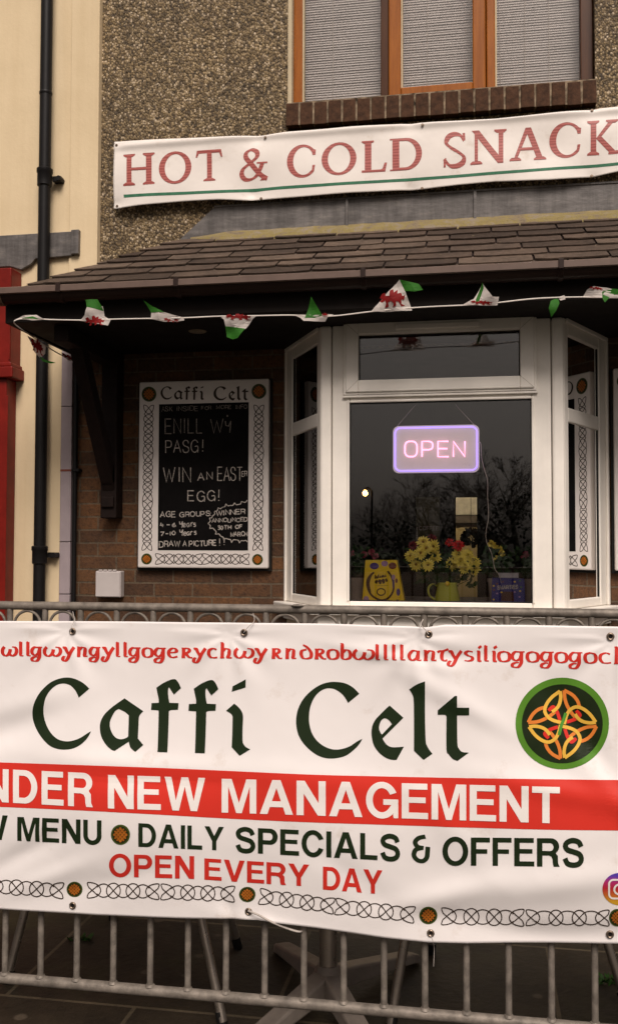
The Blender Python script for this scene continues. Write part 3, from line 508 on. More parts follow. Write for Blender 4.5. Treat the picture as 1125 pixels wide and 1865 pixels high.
# --- 'Caffi Celt' in the black-letter of the banner, outlines in photo pixels
def zz(o, k, pts): return [(o[0] + p[0] * k, o[1] + p[1] * k) + tuple(p[2:]) for p in pts]
_k = 240 / 1125; z1, z2, z3, z4 = (40, 1220), (260, 1220), (520, 1220), (660, 1220); c = 1
_fl = [(118, 152, c), (180, 110), (235, 85), (268, 78), (288, 85), (310, 115), (328, 155, c), (268, 210, c), (245, 175), (228, 148, c), (219, 158, c), (218, 200), (222, 240), (230, 280, c), (308, 283, c), (303, 340, c), (245, 342), (225, 352, c), (212, 703, c), (128, 700, c), (138, 345, c), (73, 340, c), (77, 283, c), (138, 280, c), (138, 250), (128, 200)]
CAFFI = [
 [zz(z1, _k, [(578, 160, c), (530, 115), (465, 80), (400, 65), (330, 72), (250, 105), (180, 165), (130, 235), (100, 310), (93, 380), (105, 450), (140, 530), (190, 600), (245, 650), (310, 675), (375, 680), (440, 670), (500, 640), (545, 600), (575, 560), (592, 523, c), (555, 545), (500, 580), (450, 600), (390, 610), (325, 598), (275, 565), (235, 515), (205, 450), (190, 390), (188, 320), (205, 240), (240, 180), (290, 135), (340, 117), (385, 120), (420, 135), (455, 170), (475, 205), (488, 237, c)])],
 [zz(z1, _k, [(878, 242, c), (1038, 352, c), (1008, 385), (1000, 410, c), (992, 585, c), (1038, 640, c), (970, 700, c), (945, 680), (925, 655), (915, 612, c), (795, 690, c), (770, 683), (730, 650), (695, 600), (675, 550), (668, 490), (675, 440), (700, 390), (740, 345), (795, 300)]),
  zz(z1, _k, [(828, 333, c), (880, 358), (915, 388, c), (910, 550, c), (905, 572), (870, 588), (835, 590), (800, 575), (770, 535), (755, 490), (755, 440), (775, 390), (800, 350)])],
 [zz(z2, _k, _fl)], [zz(z2, _k, [(p[0] + 319, p[1] + 8) + tuple(p[2:]) for p in _fl])],
 [zz(z2, _k, [(760, 187, c), (768, 140, c), (880, 80, c), (878, 150, c)])],
 [zz(z2, _k, [(782, 287, c), (820, 320), (848, 360), (857, 405), (853, 500), (853, 600), (862, 635), (885, 660), (918, 677, c), (828, 733, c), (760, 660, c), (765, 540), (768, 400, c), (755, 375), (712, 348, c)])],
 [zz(z3, _k, [(628, 203, c), (575, 150), (510, 115), (440, 103), (370, 105), (290, 130), (210, 185), (150, 250), (110, 325), (92, 400), (92, 480), (112, 560), (155, 630), (215, 690), (285, 735), (360, 755), (440, 752), (520, 728), (590, 675), (630, 630), (655, 587, c), (610, 610), (550, 650), (490, 672), (430, 680), (370, 670), (310, 640), (260, 595), (225, 540), (205, 470), (200, 400), (210, 320), (240, 245), (285, 190), (340, 160), (395, 158), (440, 175), (485, 210), (515, 250), (533, 282, c)])],
 [zz(z4, _k, [(230, 303, c), (348, 408, c), (170, 585, c), (190, 620), (220, 648), (260, 660), (352, 655, c), (290, 768, c), (240, 765), (190, 745), (135, 700), (95, 640), (77, 560), (80, 490), (105, 430), (150, 380), (190, 340)]),
  zz(z4, _k, [(192, 412), (225, 430), (250, 462, c), (165, 552, c), (150, 530), (140, 495), (148, 455), (165, 425)])],
 [zz(z4, _k, [(532, 97, c), (532, 400), (538, 600), (550, 650), (575, 690), (595, 715, c), (520, 768, c), (438, 690, c), (438, 400), (435, 260), (425, 210), (397, 167, c), (460, 125)])],
 [zz(z4, _k, [(805, 222, c), (805, 322, c), (908, 322, c), (908, 387, c), (805, 387, c), (808, 620), (820, 670), (850, 700), (905, 705, c), (810, 775, c), (770, 760), (735, 720), (715, 675), (715, 395, c), (700, 383), (640, 383, c), (640, 345, c), (785, 222, c)])],
]
# --- Celtic chain of crossed rings: polylines for a strip of length L and height H
def chain(L, H, rings=2):
    P = []; n = rings + 2; r = H * 0.46; pitch = (L - 2 * r * 0.9) / (rings + 1); x0 = r * 0.9
    for i in range(1, rings + 1):
        x = x0 + pitch * i
        P.append((ell(x, 0, r, H * 0.5, 0, 360, 22), True)); d = 0.72
        P.append(([(x - r * d, -H / 2 * d), (x + r * d, H / 2 * d)], False)); P.append(([(x - r * d, H / 2 * d), (x + r * d, -H / 2 * d)], False))
    for i in range(rings + 1):
        xa, xb = x0 + pitch * i, x0 + pitch * (i + 1)
        for s in (1, -1): P.append((crom([(xa + r * 0.45, s * H * 0.22), (xa + r * 0.9, s * H * 0.38), ((xa + xb) / 2, s * H * 0.44), (xb - r * 0.9, s * H * 0.38), (xb - r * 0.45, s * H * 0.22)], False, 4), False))
    for x, s in ((x0, 1), (x0 + pitch * (rings + 1), -1)):
        a = -s
        P.append((crom([(x - s * r * 0.75, H * 0.2), (x - s * r * 0.9, H * 0.5), (x, H * 0.47), (x + s * r * 0.7, H * 0.3), (x + s * r, 0), (x + s * r * 0.7, -H * 0.3), (x, -H * 0.47), (x - s * r * 0.9, -H * 0.5), (x - s * r * 0.75, -H * 0.2)], False, 4), False))
        P.append(([(x - s * r * 0.75, H * 0.2), (x + s * r * 0.62, -H * 0.34)], False)); P.append(([(x - s * r * 0.75, -H * 0.2), (x + s * r * 0.62, H * 0.34)], False))
    return P
def chain_on(spec, mp, a, b, H, w, rings=2):
    par, surf, cut, off = spec; pr = Print(off)
    A, B = Vector(a), Vector(b); d = (B - A); L = d.length; d.normalize(); n = Vector((-d.y, d.x))
    for pts, cl in chain(L, H, rings):
        pr.add(strip([(A + d * p[0] + n * p[1]) for p in pts], w, cl), mp)
    return pr.build('knot_border', 'knot', par, surf, cut)
def medallion(parent, name, surf, cut, cx, cy, r, mp, ry=None):
    ry = ry or r
    base = Print(0.0009); base.add(poly_tris([ell(cx, cy, r, ry)]), mp); o = base.build(name, 'medgreen', parent, surf, cut)
    a = Print(0.0014); a.add(poly_tris([ell(cx, cy, r * 0.84, ry * 0.84)]), mp); a.build('medallion_face', 'discdark', o, surf, cut)
    b = Print(0.0019)
    for k in (-0.42, -0.14, 0.14, 0.42):
        e = sqrt(0.52 - k * k) * 0.95
        for s in (1, -1):
            p0 = (cx + r * (k - e) * 0.72, cy + s * ry * (k + e) * 0.72); p1 = (cx + r * (k + e) * 0.72, cy + s * ry * (k - e) * 0.72)
            b.add(strip([p0, p1], r * 0.17), mp)
    b.build('medallion_knot', 'medorange', o, surf, cut); return o

# ================================================================== THE SETTING
def ground(name, mat, x0, x1, y0, y1, z):
    o = MB().add([(x0, y0, z), (x1, y0, z), (x1, y1, z), (x0, y1, z)], [(0, 1, 2, 3)]).build(name, mat); o['kind'] = 'structure'; return o
ground('grass_verge', 'grass', -400, 400, -400, 300, -0.13)
ground('road', 'tarmac', -120, 120, -14, -4.32, -0.12)
pv = MB().box(-40, 40, -4.2, 0.3, -0.2, 0.0).build('pavement', 'paving'); pv['kind'] = 'structure'
kb = MB().box(-40, 40, -4.32, -4.203, -0.25, 0.004).build('kerb', 'kerb', None, 0.015); kb['kind'] = 'structure'

# ================================================================== CAFE BUILDING
cafe = thing('cafe_building', 'brown pebble-dashed cafe with brick ground floor, slate canopy and white bay window', 'building', (0, 0, 0))
XR = 4.2
wx0, wx1, wz0, wz1 = PX(524, 100, 0), PX(1083, 100, 0), 3.725, 5.0        # upper window opening
uw = MB()
for a in ((-2.145, wx0, 2.4, 6.2), (wx1, XR, 2.4, 6.2), (wx0, wx1, 2.4, wz0 - 0.14), (wx0, wx1, wz1, 6.2)): uw.box(a[0], a[1], 0, 0.3, a[2], a[3])
uw.build('upper_wall', 'pebble', cafe)
lw = MB(); bl, br_, bz0, bz1 = -1.0, 0.62, 0.70, 2.398
for a in ((-2.275, bl, -0.2, 2.398), (br_, XR, -0.2, 2.398), (bl, br_, -0.2, bz0)): lw.box(a[0], a[1], 0.004, 0.3, a[2], a[3])
lw.build('brick_wall', 'brick', cafe)
# --- interior: cafe room, doorway to a lit back room
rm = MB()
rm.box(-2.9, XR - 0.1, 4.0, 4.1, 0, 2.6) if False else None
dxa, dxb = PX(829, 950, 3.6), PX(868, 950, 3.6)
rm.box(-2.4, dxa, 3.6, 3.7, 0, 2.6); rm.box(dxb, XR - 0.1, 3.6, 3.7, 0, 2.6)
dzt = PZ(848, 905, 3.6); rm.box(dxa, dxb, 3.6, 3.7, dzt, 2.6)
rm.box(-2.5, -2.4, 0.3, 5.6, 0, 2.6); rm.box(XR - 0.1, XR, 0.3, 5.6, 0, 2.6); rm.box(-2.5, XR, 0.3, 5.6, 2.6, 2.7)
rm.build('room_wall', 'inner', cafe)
BX('room_floor', 'innerfloor', cafe, -2.5, XR, 0.3, 5.6, -0.05, 0.0)
BX('back_room_wall', 'cream', cafe, -2.4, XR - 0.1, 5.5, 5.6, 0, 2.6)
zc = PZ(848, 938, 5.44); zc2 = PZ(848, 952, 5.44)
BX('wall_unit', 'whitep', cafe, dxa - 0.5, dxb + 0.6, 5.44, 5.499, zc, 2.5, bevel=0.006)
BX('unit_shelf', 'alu', cafe, dxa - 0.5, dxb + 0.6, 5.45, 5.499, zc2, zc - 0.002)

# --- upper window
win = thing('upper_window', '', 'window'); del win['label'], win['category']
win.parent = cafe
WY = 0.085
fr = MB(); fd = MB()
def fbox(mb, xa, xb, za, zb, y0, y1): mb.box(xa, xb, y0, y1, za, zb)
gx = [PX(552, 150, WY), PX(694, 150, WY), PX(730.5, 120, WY), PX(860, 120, WY), PX(901, 120, WY), PX(1055, 100, WY)]
gzA, gzC, gzD = PZ(620, 190, WY), PZ(800, 161, WY), PZ(980, 163, WY)
zt = 4.93
fbox(fr, wx0 + 0.022, gx[0], wz0, zt, WY - 0.03, WY + 0.05)                 # left jamb
fbox(fr, gx[0], gx[1], wz0, gzA, WY - 0.028, WY + 0.05)
fbox(fd, gx[1], gx[1] + 0.045, wz0, zt, WY - 0.032, WY + 0.05)                # mullion shadow side, its shade put into a darker oak colour
fbox(fr, gx[1] + 0.045, gx[2], wz0, zt, WY - 0.05, WY + 0.05)               # casement stile
fbox(fr, gx[2], gx[3], wz0, gzC, WY - 0.05, WY + 0.05)
fbox(fr, gx[3], gx[3] + 0.07, wz0, zt, WY - 0.05, WY + 0.05)
fbox(fr, gx[3] + 0.074, gx[4], wz0, zt, WY - 0.03, WY + 0.05)
fbox(fr, gx[4], gx[5], wz0, gzD, WY - 0.028, WY + 0.05)
fd.build('mullion', 'oakshade', win, 0.005); fd = MB()
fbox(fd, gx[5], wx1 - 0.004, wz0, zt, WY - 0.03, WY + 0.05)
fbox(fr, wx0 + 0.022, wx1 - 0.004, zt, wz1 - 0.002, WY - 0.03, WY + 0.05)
fr.build('frame', 'oak', win, 0.007); fd.build('jamb', 'oakshade', win, 0.005)
be = MB()
for a, b2, z in ((gx[0], gx[1], gzA), (gx[2], gx[3], gzC), (gx[4], gx[5], gzD)):
    be.box(a - 0.001, a + 0.009, WY - 0.022, WY + 0.02, z, zt); be.box(a + 0.009, b2, WY - 0.022, WY + 0.02, z, z + 0.007)
be.build('glazing_bead', 'reveal', win)
for a, b2, z in ((gx[0], gx[1], gzA), (gx[2], gx[3], gzC), (gx[4], gx[5], gzD)):
    BX('pane', 'glass_up', win, a + 0.004, b2, WY, WY + 0.006, z, zt)
    bl_ = MB(); zz0 = z - 0.02; k = 0
    while zz0 < zt:
        y0 = WY + 0.075 + random.uniform(-0.001, 0.001); tl = random.uniform(-0.0012, 0.0012)
        bl_.add([(a - 0.02, y0 - 0.003, zz0 + tl), (b2 + 0.02, y0 - 0.003, zz0 - tl), (b2 + 0.02, y0 + 0.003, zz0 + 0.0155), (a - 0.02, y0 + 0.003, zz0 + 0.0155), (a - 0.02, y0 - 0.004, zz0 + tl), (b2 + 0.02, y0 - 0.004, zz0 - tl), (b2 + 0.02, y0 + 0.005, zz0 + 0.0155), (a - 0.02, y0 + 0.005, zz0 + 0.0155)], [(0, 1, 2, 3), (7, 6, 5, 4), (0, 4, 5, 1)])
        zz0 += 0.0145
    bl_.build('blind', 'blind', win)
    cm = MB(); xm = a + (b2 - a) * 0.36; cm.tube([(xm, WY + 0.062, z), (xm + 0.004, WY + 0.062, zt)], 0.0014, 5)
    if a == gx[4]: cm.tube([(a + 0.03, WY + 0.06, z + 0.03), (a + 0.012, WY + 0.06, zt)], 0.0014, 5); cm.tube([(a + (b2 - a) * 0.65, WY + 0.062, z), (a + (b2 - a) * 0.65, WY + 0.062, zt)], 0.0014, 5)
    cm.build('blind_cord', 'cord', win)
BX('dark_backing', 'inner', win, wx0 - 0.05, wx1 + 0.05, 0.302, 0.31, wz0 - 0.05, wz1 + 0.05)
BX('reveal', 'reveal', win, wx0, wx0 + 0.022, 0.003, 0.2, wz0, wz1)
sb = MB(); sm = MB(); n = 21; sx0, sx1 = -1.05, 0.625
sm.box(sx0 + 0.004, sx1 - 0.004, -0.041, 0.08, 3.595, 3.722)
for i in range(n):
    a = sx0 + (sx1 - sx0) * i / n; b2 = sx0 + (sx1 - sx0) * (i + 1) / n; j = random.uniform(-0.003, 0.003); dz = random.uniform(-0.003, 0.003)
    sb.add([(a + 0.005, -0.048 + j, 3.59 + dz), (b2 - 0.005, -0.048 + j, 3.59 + dz), (b2 - 0.005, 0.075, 3.592), (a + 0.005, 0.075, 3.592), (a + 0.006, -0.046 + j, 3.716 + dz), (b2 - 0.006, -0.046 + j, 3.716 + dz), (b2 - 0.006, 0.075, 3.735), (a + 0.006, 0.075, 3.735)],
           [(0, 3, 2, 1), (4, 5, 6, 7), (0, 1, 5, 4), (1, 2, 6, 5), (2, 3, 7, 6), (3, 0, 4, 7)])
so = sb.build('sill', 'sillbrick', win, 0.004); sm.build('sill_mortar', 'mortar', win)

# --- canopy roof
can = thing('canopy_roof', '', 'roof'); del can['label'], can['category']; can.parent = cafe
EY, EZ, TY, TZ = -0.865, 2.483, -0.02, 2.985
CL = -2.285                                              # left end
sd = Vector((0, TY - EY, TZ - EZ)); SL = sd.length; sd.normalize(); sn = Vector((0, -sd.z, sd.y))
HTOP = -1.655
rb = MB(); th = 0.05
P0, P1, P2, P3 = Vector((CL, EY, EZ)), Vector((XR, EY, EZ)), Vector((XR, TY, TZ)), Vector((HTOP, TY, TZ))
P4 = Vector((CL, -0.01, EZ))
dn = Vector((0, 0, -0.03))
rb.add([P0, P1, P2, P3, P4, P0 + dn, P1 + dn, P4 + dn, Vector((XR, -0.01, EZ - 0.03))], [(0, 1, 2, 3), (0, 3, 4), (5, 8, 6), (5, 7, 8), (0, 5, 6, 1), (0, 4, 7, 5)])
rb.build('roof_deck', 'dark', can)
slm = MB(); tone = []; rows = 8; ex = SL / rows
for i in range(rows):
    x = CL - 0.3 + (i % 2) * 0.165 + random.uniform(-0.03, 0.03)
    s0 = i * ex - (0.03 if i == 0 else 0); s1 = (i + 1) * ex + 0.03
    hx = lambda s: CL - 0.012 + (HTOP - CL) * s / SL
    while x < XR:
        w = 0.33 + random.uniform(-0.02, 0.02); a, b2 = x + 0.005, x + w - 0.005; x += w; tones_ = random.random()
        e0 = s0 + random.uniform(-0.005, 0.004); h0 = 0.0145 + random.uniform(-0.002, 0.004); h1 = 0.004; t = 0.007
        a0, a1 = max(a, hx(e0)), max(a, hx(s1))
        if b2 <= a0 + 0.01: continue
        b1 = max(b2, a1 + 0.001)
        q = lambda X, s, h: Vector((X, EY, EZ)) + sd * s + sn * h
        # ragged lower edge
        nseg = 5; low = []; lowb = []
        for k in range(nseg + 1):
            xx = a0 + (b2 - a0) * k / nseg; rj = random.uniform(-0.004, 0.004) + (0.010 if k in (0, nseg) else 0)
            low.append(q(xx, e0 + rj, h0)); lowb.append(q(xx, e0 + rj, h0 - t))
        vs = low + lowb + [q(b1, s1, h1), q(a1, s1, h1)]
        fs = [tuple(range(nseg + 1)) + (2 * nseg + 2, 2 * nseg + 3)] + [(k, k + nseg + 1, k + nseg + 2, k + 1) for k in range(nseg)]
        fs += [(0, 2 * nseg + 3, nseg + 1), (nseg, 2 * nseg + 1, 2 * nseg + 2)]
        slm.add(vs, fs); tone += [tones_] * len(fs)
# hip side slates
for i in range(rows):
    s0, s1 = i / rows, (i + 1) / rows
    A = P0.lerp(P3, s0); B = P4.lerp(P3, s0); C2 = P4.lerp(P3, min(1, s1 + 0.03)); D2 = P0.lerp(P3, min(1, s1 + 0.03))
    o = Vector((-0.014, 0, 0.016)); slm.add([A + o, B + o, C2 + o * 0.4, D2 + o * 0.4], [(0, 3, 2, 1)]); tone.append(0.5)
slo = slm.build('slates', 'slate', can); at_ = slo.data.attributes.new('tone', 'FLOAT', 'FACE')
if len(slo.data.polygons) == len(tone): at_.data.foreach_set('value', tone)
# flashing, mortar fillet
fl = MB(); fl.prism([(-1.70, 2.965), (-1.455, 3.178), (XR, 3.172), (XR, 2.99)], -0.012, -0.001); flo = fl.build('lead_flashing', 'lead', can, 0.003)
ft = MB(); ft.box(-1.46, XR, -0.018, 0.0, 3.168, 3.178)
for xs in (PX(632, 385, 0), PX(864, 360, 0), 1.9): ft.box(xs - 0.006, xs + 0.008, -0.026, -0.0125, 2.99, 3.167)
ft.build('flashing_seam', 'lead', flo)
fi = MB(); k = -1.60; prof = None; N = 90; xs = [k + (XR - k) * i / N for i in range(N + 1)]
vs = []
for x in xs:
    j = random.uniform(-0.006, 0.006); tp = min(1, (x - k) / 0.25 + 0.15)
    vs += [(x, -0.085 * tp - 0.013 + j, 2.988 - 0.05 * tp), (x, -0.06 * tp - 0.013 + j, 2.995 - 0.012 * tp), (x, -0.0122, 2.998 + 0.03 * tp + j * 0.5), (x, -0.0122, 2.94)]
fs = []
for i in range(N):
    for a, b2 in ((0, 1), (1, 2)): fs.append((i * 4 + a, (i + 1) * 4 + a, (i + 1) * 4 + b2, i * 4 + b2))
fs += [(0, 1, 2, 3)]
fi.add(vs, fs).build('mortar_fillet', 'moss', can)
# soffit, fascia
BX('soffit', 'soffit', can, CL + 0.02, XR, -0.80, -0.002, 2.352, 2.398)
fa = MB(); fa.box(CL, XR, -0.845, -0.802, 2.345, 2.45); fa.box(CL - 0.001, CL + 0.0185, -0.80, -0.002, 2.345, 2.45); fa.build('fascia', 'soffit', can, 0.003)
# gutter: half-round trough with a rolled lip in a paler brown
gp = []
for k in range(13):
    a = pi + pi * k / 12; gp.append((-0.90 + 0.053 * cos(a), 2.485 + 0.062 * sin(a)))
gi = [(-0.90 + (p[0] + 0.90) * 0.92, 2.485 + (p[1] - 2.485) * 0.92) for p in gp]
gu = MB(); gu.prismx(gp + gi[::-1], CL + 0.02, XR); guo = gu.build('gutter', 'brown', can)
lip = MB(); lip.prismx([(-0.962, 2.462), (-0.953, 2.458), (-0.948, 2.489), (-0.954, 2.493), (-0.96, 2.489)], CL + 0.02, XR); lip.build('gutter_lip', 'browntop', guo)
for xx in (107, 321, 661, 1021, 1400):
    X = PX(xx, 520, -0.955)
    mb = MB(); mb.prismx([(p[0] + (p[0] + 0.90) * 0.08, p[1] + (p[1] - 2.485) * 0.1) for p in gp] + gi[::-1], X - 0.012, X + 0.012)
    mb.box(X - 0.011, X + 0.011, -0.968, -0.944, 2.455, 2.499); mb.build('gutter_bracket', 'brown', guo, 0.002)
ec = MB(); ec.prismx([(p[0] + (p[0] + 0.9) * 0.1, p[1] + (p[1] - 2.485) * 0.1) for p in gp], CL - 0.005, CL + 0.025); ec.box(CL - 0.006, CL + 0.026, -0.965, -0.845, 2.484, 2.496); ec.build('gutter_end_cap', 'endcap', guo, 0.003)
# downlight
dl = atZ(360, 604, 2.35); d2 = MB(); d2.lathe([(0.001, -0.004), (0.042, -0.004), (0.046, -0.001), (0.046, 0.0018)], (dl.x, dl.y, 2.352), 28); d2.build('downlight', 'frost', can, 0, True)
# gallows brackets (left and right)
for X, in ((-2.04,), (1.72,)):
    g = MB(); g.box(X - 0.047, X + 0.047, -0.1, 0.0035, 1.41, 2.352); g.box(X - 0.04, X + 0.04, -0.74, -0.1, 2.27, 2.352)
    go = g.build('bracket', 'dark', can, 0.006)
    b2 = MB(); O = Vector((X, -0.09, 1.62)); A = Vector((0, -0.46, 0.70)); L = A.length; A.normalize()
    b2.obox(O, Vector((1, 0, 0)), A, Vector((1, 0, 0)).cross(A), (-0.036, 0.036), (0, L), (-0.04, 0.04)); b2.build('brace', 'dark', go, 0.005)
    b3 = MB(); b3.prismx([(-0.1, 1.56), (-0.135, 1.63), (-0.125, 1.70), (-0.1, 1.72)], X - 0.036, X + 0.036); b3.box(X - 0.036, X + 0.036, -0.118, -0.1, 1.47, 1.53); b3.build('bracket_block', 'dark', go, 0.006)

# --- bay window
bay = thing('bay_window', '', 'window'); del bay['label'], bay['category']; bay.parent = cafe
FY = -0.5
xl, xr = -0.773, 0.403; zb, ztp = 0.955, 2.3515
Z = Vector((0, 0, 1))
def faceframe(O, A, Nn, rects, y0, y1, mb):
    # bars in the face plane: O origin, A along, Nn outward normal
    for (a0, a1, z0, z1) in rects: mb.obox(O, A, Nn, Z, (a0, a1), (y0, y1), (z0, z1))
fX = lambda x, y: PX(x, y, FY - 0.0) - xl
fZ = lambda x, y: PZ(x, y, FY)
O = Vector((xl, FY, 0)); A = Vector((1, 0, 0)); Nn = Vector((0, -1, 0)); Lf = xr - xl
g0, g1 = fX(636, 900), fX(968, 900); gt = fZ(800, 730); gb = 0.985
c0, c1 = fX(626, 640), fX(976, 640); ct, cb = fZ(800, 580), fZ(800, 716.5)
h0, h1 = fX(653, 650), fX(946, 650); ht, hb = fZ(800, 606), fZ(800, 690)
f = MB()
faceframe(O, A, Nn, [(0.06, g0, zb, ztp), (g1, Lf - 0.06, zb, ztp)], -0.055, 0.0, f)                   # outer jambs
faceframe(O, A, Nn, [(g0, g1, gt, cb + 0.003), (g0, g1, zb, gb), (g0, g1, ct - 0.006, ztp)], -0.055, -0.0015, f)
f.build('frame', 'upvc', bay, 0.006)
f = MB()
faceframe(O, A, Nn, [(0.0, 0.056, zb, ztp)], -0.05, 0.012, f); f.build('corner_post', 'upvc', bay, 0.012)
f = MB(); faceframe(O, A, Nn, [(Lf - 0.056, Lf, zb, ztp)], -0.05, 0.012, f); f.build('corner_post', 'upvc', bay, 0.012)
ob = MB()                                                                      # ovolo steps round main pane
faceframe(O, A, Nn, [(g0 - 0.012, g0, gb, gt + 0.012), (g1, g1 + 0.012, gb, gt + 0.012), (g0, g1, gt, gt + 0.012)], -0.01, 0.007, ob)
ob.build('glazing_bead', 'upvc', bay, 0.004)
f = MB()
faceframe(O, A, Nn, [(c0, h0, cb, ct), (h1, c1, cb, ct), (h0, h1, cb, hb), (h0, h1, ht, ct)], -0.03, 0.02, f)
f2 = MB(); faceframe(O, A, Nn, [(c0 + 0.012, h0 - 0.0, cb + 0.012, ct - 0.012), (h1, c1 - 0.012, cb + 0.012, ct - 0.012), (h0, h1, cb + 0.012, hb), (h0, h1, ht, ct - 0.012)], 0.0202, 0.03, f2)
cf = f.build('casement', 'upvc', bay, 0.004); 
f2.build('casement_moulding', 'upvc', bay, 0.006)
f = MB(); faceframe(O, A, Nn, [(fX(720, 596), fX(872, 596), fZ(800, 601), fZ(800, 590))], 0.0302, 0.042, f); f.build('trickle_vent', 'upvc', bay, 0.006)
f = MB(); faceframe(O, A, Nn, [(c0 - 0.004, c1 + 0.004, cb - 0.012, cb - 0.002)], 0.0, 0.017, f); f.build('casement_drip', 'upvc', bay, 0.002)
for (xa, za), (xb, zb2) in (((c0 + 0.014, ct - 0.014), (h0, ht)), ((c1 - 0.014, ct - 0.014), (h1, ht)), ((c0 + 0.014, cb + 0.014), (h0, hb)), ((c1 - 0.014, cb + 0.014), (h1, hb))):
    mj = Print(0.0003).add(strip([(xl + xa, za), (xl + xb, zb2)], 0.0012)); mj.build('mitre_joint', 'mortar', bay, lambda X, Zv: FY - 0.0302)
gk = MB(); e = 0.005
faceframe(O, A, Nn, [(g0, g0 + e, gb, gt), (g1 - e, g1, gb, gt), (g0 + e, g1 - e, gt - e, gt), (g0 + e, g1 - e, gb, gb + e), (h0, h0 + e, hb, ht), (h1 - e, h1, hb, ht), (h0 + e, h1 - e, ht - e, ht), (h0 + e, h1 - e, hb, hb + e)], -0.02, -0.006, gk)
gk.build('gasket', 'gasket', bay)
f = MB(); faceframe(O, A, Nn, [(g0 + 0.001, g1 - 0.001, gb + 0.001, gt - 0.001)], -0.016, -0.011, f); f.build('pane', 'glass', bay)
f = MB(); f.obox(O + Z * (hb + 0.001), A, Vector((0, -cos(radians(1.3)), -sin(radians(1.3)))), Vector((0, -sin(radians(1.3)), cos(radians(1.3)))), (h0 + 0.001, h1 - 0.001), (-0.016, -0.011), (0, ht - hb - 0.002)); f.build('pane', 'glass', bay)
# splayed sides
xlw, xrw = -1.045, 0.660
for s, (xa, xb) in ((-1, (xl, xlw)), (1, (xr, xrw))):
    O2 = Vector((xa, FY, 0)); A2 = Vector((xb - xa, -FY, 0)); L2 = A2.length; A2.normalize(); N2 = Vector((A2.y * s, -A2.x * s, 0)); N2 = N2 if N2.y < 0 else -N2
    f = MB(); tz = 1.89 if s < 0 else 1.89
    faceframe(O2, A2, N2, [(0.004, 0.055, zb, ztp), (L2 - 0.10, L2 - 0.002, zb, ztp)], -0.05, 0.0, f)
    faceframe(O2, A2, N2, [(0.055, L2 - 0.10, zb, zb + 0.045), (0.055, L2 - 0.10, ztp - 0.075, ztp), (0.055, L2 - 0.10, tz - 0.035, tz + 0.035)], -0.05, -0.0015, f)
    f.build('frame', 'upvc', bay, 0.006)
    f = MB(); faceframe(O2, A2, N2, [(0.02, L2 - 0.0, ztp - 0.022, ztp - 0.001), (L2 - 0.022, L2, zb, ztp - 0.022)], 0.0002, 0.014, f); f.build('side_trim', 'upvc', bay, 0.004)
    g = MB(); faceframe(O2, A2, N2, [(0.055, 0.060, zb + 0.045, tz - 0.035), (L2 - 0.106, L2 - 0.10, zb + 0.045, tz - 0.035), (0.055, 0.060, tz + 0.035, ztp - 0.075), (L2 - 0.106, L2 - 0.10, tz + 0.035, ztp - 0.075)], -0.03, -0.008, g); g.build('gasket', 'gasket', bay)
    for z0, z1 in ((zb + 0.045, tz - 0.035), (tz + 0.035, ztp - 0.075)):
        g = MB(); faceframe(O2, A2, N2, [(0.0605, L2 - 0.1065, z0 + 0.0005, z1 - 0.0005)], -0.018, -0.013, g); g.build('pane', 'glass', bay)
def bayoutline(o): return [(xlw - o * 1.3, 0.003), (xl - o * 0.75, FY - o), (xr + o * 0.75, FY - o), (xrw + o * 1.3, 0.003)]
def slab(name, mat, o, z0, z1, bev=0.0, extra=None):
    pts = bayoutline(o); n = len(pts); m = MB()
    m.add([(p[0], p[1], z0) for p in pts] + [(p[0], p[1], z1) for p in pts], [tuple(range(n - 1, -1, -1)), tuple(range(n, 2 * n))] + [(i, (i + 1) % n, (i + 1) % n + n, i + n) for i in range(n)])
    o2 = m.build(name, mat, bay, bev); return o2
slab('sill', 'upvc', 0.055, 0.918, 0.954, 0.006); slab('sill_cladding', 'upvc', 0.012, 0.86, 0.9175, 0.004); slab('base_panel', 'reveal', -0.004, -0.02, 0.8595)
pts = bayoutline(-0.07); m = MB(); m.add([(p[0], p[1] + (0.3 if p[1] > 0 else 0), 0.972) for p in pts] + [(p[0], p[1] + (0.3 if p[1] > 0 else 0), 0.9545) for p in pts], [(0, 1, 2, 3), (7, 6, 5, 4), (0, 4, 5, 1), (1, 5, 6, 2), (2, 6, 7, 3), (3, 7, 4, 0)]); m.build('window_board', 'sillin', bay)
cu = MB()
for X0, X1 in ((-0.97, -0.93), (0.52, 0.575)):
    cu = MB()
    for k in range(3): cu.tube([(X0 + (X1 - X0) * k / 2, -0.02, 0.98), (X0 + (X1 - X0) * k / 2, -0.02, 2.34)], 0.016, 8)
    cu.build('curtain', 'cloth', bay, 0, True)

# ================================================================== NEIGHBOURING BUILDING
nb = thing('neighbouring_building', 'cream rendered building with red shopfront and black drainpipes at the left edge', 'building', (-2.5, 0, 0))
nx1 = PX(110, 900, -0.03)
m = MB(); m.box(-7, -2.318, -0.03, 0.3, 2.45, 6.2); m.box(-7, nx1, -0.03, 0.3, -0.2, 2.45); m.build('wall', 'render', nb)
m = MB(); m.box(-2.318, -2.1455, -0.045, 0.3, 2.45, 6.2); m.build('corner_band', 'render', nb, 0.004)
lx0, lx1 = nx1 + 0.002, PX(130, 900, -0.03)
jz = [-0.1, PZ(120, 1082, -0.02), PZ(120, 987, -0.02), PZ(120, 857, -0.02), PZ(120, 741, -0.02), 2.449]
for a, b2 in zip(jz, jz[1:]): BX('tile', 'lilac', nb, lx0, lx1, -0.035, 0.2, a + 0.002, b2 - 0.002, bevel=0.003)
BX('tile_trim', 'terracotta', nb, lx0, lx1, -0.0365, -0.0352, jz[3] - 0.006, jz[3] + 0.006)
